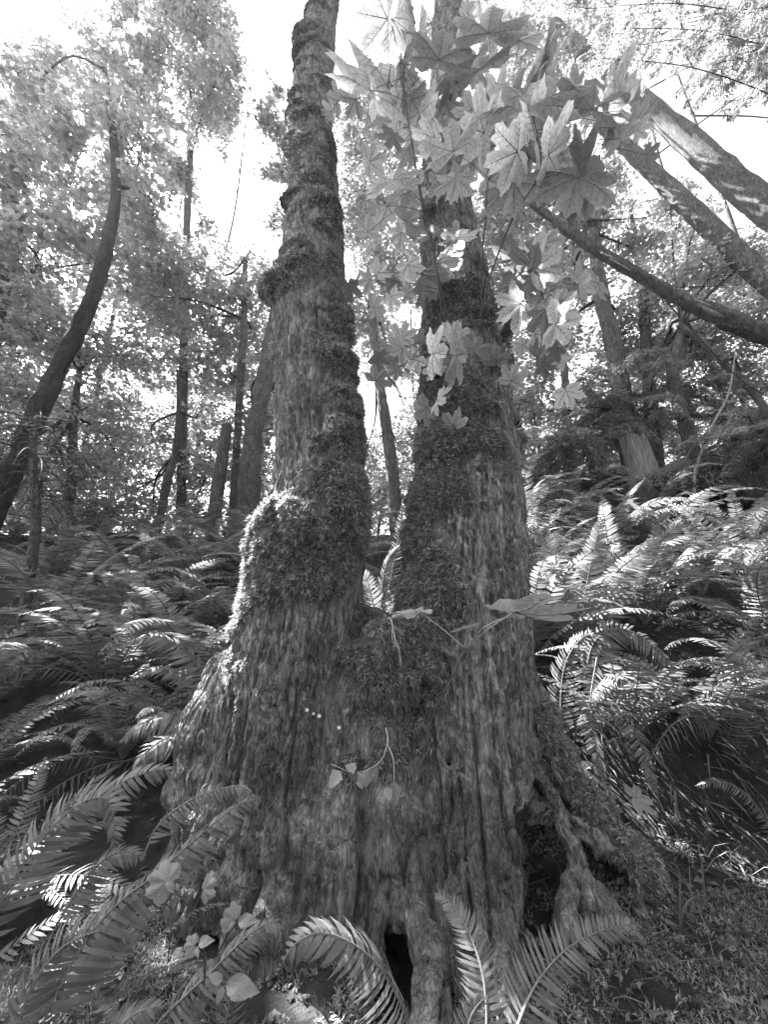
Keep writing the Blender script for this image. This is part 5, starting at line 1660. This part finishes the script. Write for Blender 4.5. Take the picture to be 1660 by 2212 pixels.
# ------------------------------------------------------------------ cartoon face painted on a pale branch scar of the left stem
def painted_face():
    c = P(712, 912, 2.02)
    nv = nrm(np.array([0.22, -1.0, -0.02]))
    # find the bark there
    q = MV - np.array([0, 0, CAMZ])
    rd = nrm(ray(712, 912))
    s = q @ rd
    dist = np.linalg.norm(q - s[:, None] * rd, axis=1)
    near = dist < 0.03
    smin_ = s[near].min()
    c = np.array([0, 0, CAMZ]) + rd * (smin_ - 0.010)
    k = SCL(712, 912, c[1])
    up = nrm(np.array([0.05, 0, 1.0]) - (np.array([0.05, 0, 1.0]) @ nv) * nv)
    rt = np.cross(up, nv) * -1
    rt = nrm(np.cross(nv, up)) * 1.0
    if rt[0] < 0:
        rt = -rt

    def at(x, y, h=0.0):
        return c + rt * x * k + up * y * k + nv * (h - 0.010 * (x / 14.0) ** 2)
    out = [(-13, -27), (-12, -8), (-10, 14), (-8, 20), (0, 23), (4, 30), (9, 32), (13, 28), (13, 12), (11, 0), (10, -16), (8, -28), (2, -36), (-6, -34)]
    b = Bag()
    o2 = spline([(x, y * 0.7, 0) for x, y in out + out[:1]], 56)[:-1]
    m = len(o2)
    rings = [[at(x * f, y * f, h) for x, y, _ in o2] for f, h in ((0.5, 0.006), (0.86, 0.006), (1.0, 0.0), (1.05, -0.03))]
    v = [at(0, 0, 0.006)] + [p for r in rings for p in r]
    t = [(0, 1 + i, 1 + (i + 1) % m) for i in range(m)]
    qd = [(1 + r * m + i, 1 + (r + 1) * m + i, 1 + (r + 1) * m + (i + 1) % m, 1 + r * m + (i + 1) % m) for r in range(3) for i in range(m)]
    b.add(v, t, qd)
    face = link('painted_scar', b.mesh('painted_scar', [M_FACE], off=MAPLE.location), MAPLE, label='pale branch scar painted with a small cartoon face')

    def stroke(pts, w=0.9):
        p = spline([(x, y, 0) for x, y in pts], 26)
        bb = Bag()
        tg = nrm(np.gradient(p, axis=0))
        L, R_ = [], []
        for (x, y, _), d in zip(p, tg):
            L.append(at(x - d[1] * w, y - 1.5 + d[0] * w, 0.0085))
            R_.append(at(x + d[1] * w, y - 1.5 - d[0] * w, 0.0085))
        n = len(p)
        bb.add(np.array(L + R_), None, [(i, i + 1, n + i + 1, n + i) for i in range(n - 1)])
        link('paint_stroke', bb.mesh('paint_stroke', [M_INK], off=MAPLE.location), face)

    def ell(cx, cy, rx, ry, a0=0, a1=360, tilt=0.0, n=9):
        P_ = []
        for i in range(n):
            a = math.radians(a0 + (a1 - a0) * i / (n - 1))
            x, y = rx * math.cos(a), ry * math.sin(a)
            P_.append((cx + x * math.cos(tilt) - y * math.sin(tilt), cy + x * math.sin(tilt) + y * math.cos(tilt)))
        return P_
    stroke(ell(-5.6, 2.0, 4.2, 7.0, -40, 260, -0.15))
    stroke(ell(5.0, 3.5, 4.6, 7.2, -70, 230, 0.1))
    stroke([(-8, 10.5), (-5.5, 12.2), (-3, 11)], 1.1)
    stroke([(2, 11.5), (4.5, 13.6), (8, 11.5)], 1.4)
    stroke([(-2.5, -3), (-5.5, -6.5), (-4.5, -11), (-1, -14), (3, -14.5), (5, -16), (6, -13)], 1.0)
    for ex, ey in ((-3.6, 0.8), (6.4, 3.0)):
        stroke([(ex - 0.9, ey), (ex + 0.9, ey)], 1.2)


painted_face()


# ------------------------------------------------------------------ stump on its mossy mound
def stump():
    c = P(1405, 1040, 6.0)
    c[2] = float(ground_z(np.array([c[0]]), np.array([c[1]]))[0])
    top = P(1392, 952, 6.0)[2]
    k = SCL(1400, 1000, 6.0)
    root = thing('stump', c, 'weathered grey stump with a slanting broken top on a mossy mound', 'stump')
    rng = np.random.default_rng(5)
    seg = 40
    b = Bag()
    v = []
    hs = np.linspace(-0.1, top - c[2], 14)
    for i, h in enumerate(hs):
        f = i / 13
        for j in range(seg):
            a = 2 * math.pi * j / seg
            r = 27 * k * (1.12 - 0.18 * f) * (1 + 0.05 * math.sin(7 * a) + 0.04 * math.sin(17 * a + 1))
            zz = h + (0.10 * math.sin(a * 5) + 0.07 * math.sin(a * 11 + 2) - 0.10 * math.cos(a)) * f ** 4 if i == 13 else h
            v.append((math.cos(a) * r - 0.16 * f, math.sin(a) * r, zz))
    q = [(i * seg + j, i * seg + (j + 1) % seg, (i + 1) * seg + (j + 1) % seg, (i + 1) * seg + j) for i in range(13) for j in range(seg)]
    b.add(v, None, q)
    vi = [(p[0] * 0.6 - 0.06, p[1] * 0.6, p[2] - 0.12) for p in v[-seg:]]
    b.add(v[-seg:] + vi + [(-0.16, 0, hs[-1] - 0.15)], [(seg + j, seg + (j + 1) % seg, 2 * seg) for j in range(seg)], [(j, (j + 1) % seg, seg + (j + 1) % seg, seg + j) for j in range(seg)])
    link('wood', b.mesh('stump_wood', [M_WOOD]), root)
    b2 = Bag()
    n1, n2 = 36, 18
    pos, nr = [], []
    for i in range(n2 + 1):
        for j in range(n1):
            th = math.pi / 2 * i / n2
            a = 2 * math.pi * j / n1
            d = np.array([math.cos(a) * math.cos(th), math.sin(a) * math.cos(th), math.sin(th)])
            p = d * np.array([0.80, 0.6, 0.52]) * (1 + 0.16 * fbm((d * 2.6)[None], 2, 3)[0]) + np.array([0.30, -0.25, -0.08])
            pos.append(p)
            nr.append(d)
    q = [(i * n1 + j, i * n1 + (j + 1) % n1, (i + 1) * n1 + (j + 1) % n1, (i + 1) * n1 + j) for i in range(n2) for j in range(n1)]
    b2.add(np.array(pos), None, q)
    link('mound', b2.mesh('stump_mound', [M_GROUND]), root, label='rounded mossy mound around the stump')
    pos, nr = np.array(pos), np.array(nr)
    i = rng.integers(0, len(pos), 9000)
    link('moss', sprigs('stump_moss', pos[i] + rng.normal(0, 0.03, (9000, 3)), nr[i], rng.uniform(0.03, 0.08, 9000), M_MOSS, 0.5), root, kind='stuff')


stump()


# ------------------------------------------------------------------ broken log that leans through the branches on the right
def leaning_log():
    rows = [(1150, 440, 5.2, 8), (1215, 490, 5.1, 11), (1290, 540, 5.0, 12), (1390, 600, 4.9, 12), (1480, 650, 4.8, 15), (1560, 685, 4.7, 19), (1680, 735, 4.6, 21), (1900, 830, 4.4, 32), (2300, 1000, 4.2, 36)]
    pts = [P(a, b, d) for a, b, d, _ in rows]
    rad = [h * SCL(a, b, d) for a, b, d, h in rows]
    root = thing('leaning_log', pts[-1], 'dead broken log slanting down to the right with a pale splintered face', 'log')
    off = np.array(root.location)
    b = Bag()
    tube(b, pts, rad, 16, n=110, bump=0.16, bf=9, seed=3, ridge=0.25)
    link('trunk', b.mesh('leaning_log', [M_BARK2], off=off), root)
    w = Bag()
    rng = np.random.default_rng(2)
    for k in range(16):
        f = rng.uniform(0, 1)
        p = P(1490 + 110 * f, 650 + 45 * f, 4.66) + rng.normal(0, 0.018, 3)
        d = nrm(pts[6] - pts[4])
        tube(w, [p, p + d * 0.12, p + d * rng.uniform(0.22, 0.4)], [0.016, 0.02, 0.004], 5, 8)
    for k in range(6):
        f = rng.uniform(0, 1)
        p = P(1300 + 70 * f, 545 + 45 * f, 4.86) + rng.normal(0, 0.012, 3)
        d = nrm(pts[4] - pts[2])
        tube(w, [p, p + d * 0.1, p + d * rng.uniform(0.2, 0.3)], [0.012, 0.014, 0.003], 5, 8)
    link('splinters', w.mesh('splinters', [M_WOOD], off=off), root, label='pale splintered wood')
    for k, (path, r) in enumerate([([(1240, 505, 5.05), (1236, 470, 5.0), (1250, 430, 4.95)], 0.03), ([(1225, 495, 5.1), (1180, 470, 5.1), (1140, 440, 5.1)], 0.02), ([(1230, 480, 5.0), (1330, 475, 4.9), (1400, 470, 4.9)], 0.012),
                                   ([(1420, 620, 4.9), (1500, 620, 4.8), (1600, 615, 4.7)], 0.010), ([(1470, 640, 4.8), (1480, 760, 4.7), (1500, 840, 4.6)], 0.008)]):
        bb = Bag()
        tube(bb, [P(*p) for p in path], [r, r * 0.8, r * 0.4], 6, 14, bump=0.1)
        link('branch', bb.mesh('log_branch', [M_BARKD], off=off), root)


leaning_log()


def bare_sapling(label, paths, mat, foot=0):
    pts0 = [P(*p) for p in paths[0][0]]
    root = thing('bare_sapling', pts0[0], label, 'sapling', 'thin bare stems on the right bank')
    for path, r in paths:
        b = Bag()
        tube(b, [P(*p) for p in path], np.linspace(r, r * 0.35, len(path)), 6, 24, bump=0.08)
        link('branch', b.mesh('bare_branch', [mat], off=root.location), root)


bare_sapling('pale crooked bare stem rising past the curved trunk by the stump', [([(1500, 1070, 5.2), (1505, 1010, 5.2), (1540, 920, 5.2), (1575, 850, 5.2), (1590, 760, 5.3)], 0.028), ([(1530, 945, 5.2), (1500, 960, 5.2), (1478, 1000, 5.2)], 0.012)], M_WOOD)
bare_sapling('thin forked bare branch stretching down to the right edge', [([(1430, 640, 5.0), (1520, 740, 4.9), (1600, 820, 4.8), (1700, 880, 4.7)], 0.012), ([(1600, 860, 5.0), (1630, 920, 5.0), (1670, 960, 5.0)], 0.018), ([(1540, 560, 5.0), (1530, 650, 5.0), (1520, 760, 5.0)], 0.006)], M_BARKD)

# ------------------------------------------------------------------ forest floor: moss, grass and litter in front
def floor_cover():
    rng = np.random.default_rng(8)
    n = 56000
    x = rng.uniform(-1.5, 2.4, n)
    y = rng.uniform(1.05, 2.35, n)
    p = np.stack([x, y, ground_z(x, y)], -1)
    m = fbm(p * 3.0, 3, 5)
    m2 = fbm(p * 9.0, 2, 25)
    p = p[(m + 0.5 * m2 > -0.02)]
    e = 0.02
    nr = nrm(np.stack([-(ground_z(p[:, 0] + e, p[:, 1]) - p[:, 2]) / e, -(ground_z(p[:, 0], p[:, 1] + e) - p[:, 2]) / e, np.ones(len(p))], -1))
    link('floor_moss', sprigs('floor_moss', p, nr, rng.uniform(0.015, 0.035, len(p)), M_MOSS, 0.0, 0.2, 2), kind='stuff', label='moss carpet on the ground at the lower right')
    n = 900
    x = rng.uniform(0.7, 2.3, n)
    y = rng.uniform(1.1, 2.2, n)
    k = fbm(np.stack([x, y, 0 * x], -1) * 2.2, 2, 15) > -0.1
    x, y = x[k], y[k]
    n = len(x)
    p = np.stack([x, y, ground_z(x, y)], -1)
    d = nrm(np.stack([rng.normal(0, 0.5, n), rng.normal(-0.15, 0.5, n), np.ones(n)], -1))
    L = rng.uniform(0.06, 0.2, (n, 1))
    side = nrm(np.cross(d, rng.normal(0, 1, (n, 3)))) * rng.uniform(0.0009, 0.002, (n, 1))
    h = nrm(d * np.array([1, 1, 0.0]) + 1e-6)
    a = p + d * L * 0.55
    b = p + d * L * 0.8 + h * L * 0.3
    t = p + d * L * 0.75 + h * L * 0.7 - np.array([0, 0, 0.12]) * L
    v = np.stack([p - side, p + side, a + side, a - side, b + side * .8, b - side * .8, t], 1).reshape(-1, 3)
    i = (np.arange(n) * 7)[:, None]
    link('grass', make_mesh('grass', v, mats=[M_GRASS], smooth=False, tris=i + np.array([[5, 4, 6]]), quads=np.concatenate([i + np.array([[0, 1, 2, 3]]), i + np.array([[3, 2, 4, 5]])])), kind='stuff', label='thin grass blades on the mossy ground')
    tw = Bag()
    for _ in range(150):
        x0, y0 = rng.uniform(0.3, 2.2), rng.uniform(1.1, 2.3)
        a, l = rng.uniform(0, 6.28), rng.uniform(0.05, 0.22)
        xx, yy = x0 + np.array([0, .5, 1]) * l * math.cos(a), y0 + np.array([0, .5, 1]) * l * math.sin(a)
        zz = ground_z(xx, yy) + 0.012 + rng.uniform(0, 0.012, 3)
        tube(tw, np.stack([xx, yy, zz], -1), [0.003, 0.0026, 0.0015], 4, 5)
    link('twig_litter', tw.mesh('twig_litter', [M_BARK2]), kind='stuff', label='fallen twigs strewn on the mossy ground')
    n = 4600
    x = rng.uniform(-3.5, 5.5, n)
    y = rng.uniform(0.9, 7.0, n)
    x[:220], y[:220] = rng.uniform(0.3, 2.3, 220), rng.uniform(1.1, 2.3, 220)
    p = np.stack([x, y, ground_z(x, y) + 0.012], -1)
    nr = nrm(rng.normal(0, 0.4, (n, 3)) + [0, 0, 1.0])
    link('leaf_litter', leaves_mesh('leaf_litter', p, nr, rng.uniform(0.025, 0.06, n), M_LITTER, (0, 0, 0), rng), kind='stuff', label='dead leaves littering the forest floor')


floor_cover()
for k, (lab, px, rows) in enumerate([('tall bent grass stalk beside the right roots', 1472, [(1472, 2010, 1.75), (1470, 1930, 1.74), (1468, 1880, 1.73), (1450, 1862, 1.72)]),
                                     ('upright grass blade right of the bent stalk', 1520, [(1524, 1960, 1.8), (1520, 1900, 1.8), (1516, 1850, 1.8)]),
                                     ('low arching grass blade crossing between the two stalks', 1478, [(1470, 1990, 1.75), (1485, 1950, 1.75), (1510, 1935, 1.74), (1528, 1935, 1.73)])]):
    pts = [P(*r) for r in rows]
    root = thing('grass_stalk', pts[0], lab, 'grass', 'grass stalks by the right roots')
    b = Bag()
    tube(b, pts, np.linspace(0.005, 0.002, len(pts)), 5, 16)
    link('blade', b.mesh('grass_stalk', [M_GRASS], off=root.location), root)

# ------------------------------------------------------------------ thin air volume, added mostly to stand in for the veil of lens glare
def haze():
    x0, x1, y0, y1, z0, z1 = -16.0, 16.0, -4.0, 26.0, -9.0, 22.0
    v = [(x, y, z) for z in (z0, z1) for y in (y0, y1) for x in (x0, x1)]
    q = [(0, 2, 3, 1), (4, 5, 7, 6), (0, 1, 5, 4), (2, 6, 7, 3), (0, 4, 6, 2), (1, 3, 7, 5)]
    m, nt, out = new_mat('veil_air')
    vol = nt.nodes.new('ShaderNodeVolumePrincipled')
    vol.inputs['Color'].default_value = (0.95, 0.95, 0.95, 1)
    vol.inputs['Density'].default_value = HAZE
    vol.inputs['Anisotropy'].default_value = 0.35
    nt.links.new(vol.outputs[0], out.inputs['Volume'])
    link('haze', make_mesh('haze', v, mats=[m], smooth=False, quads=q), kind='stuff', label='thin air added for the veil of glare that pales the trees towards the sun')


HAZE = 0.0010
haze()
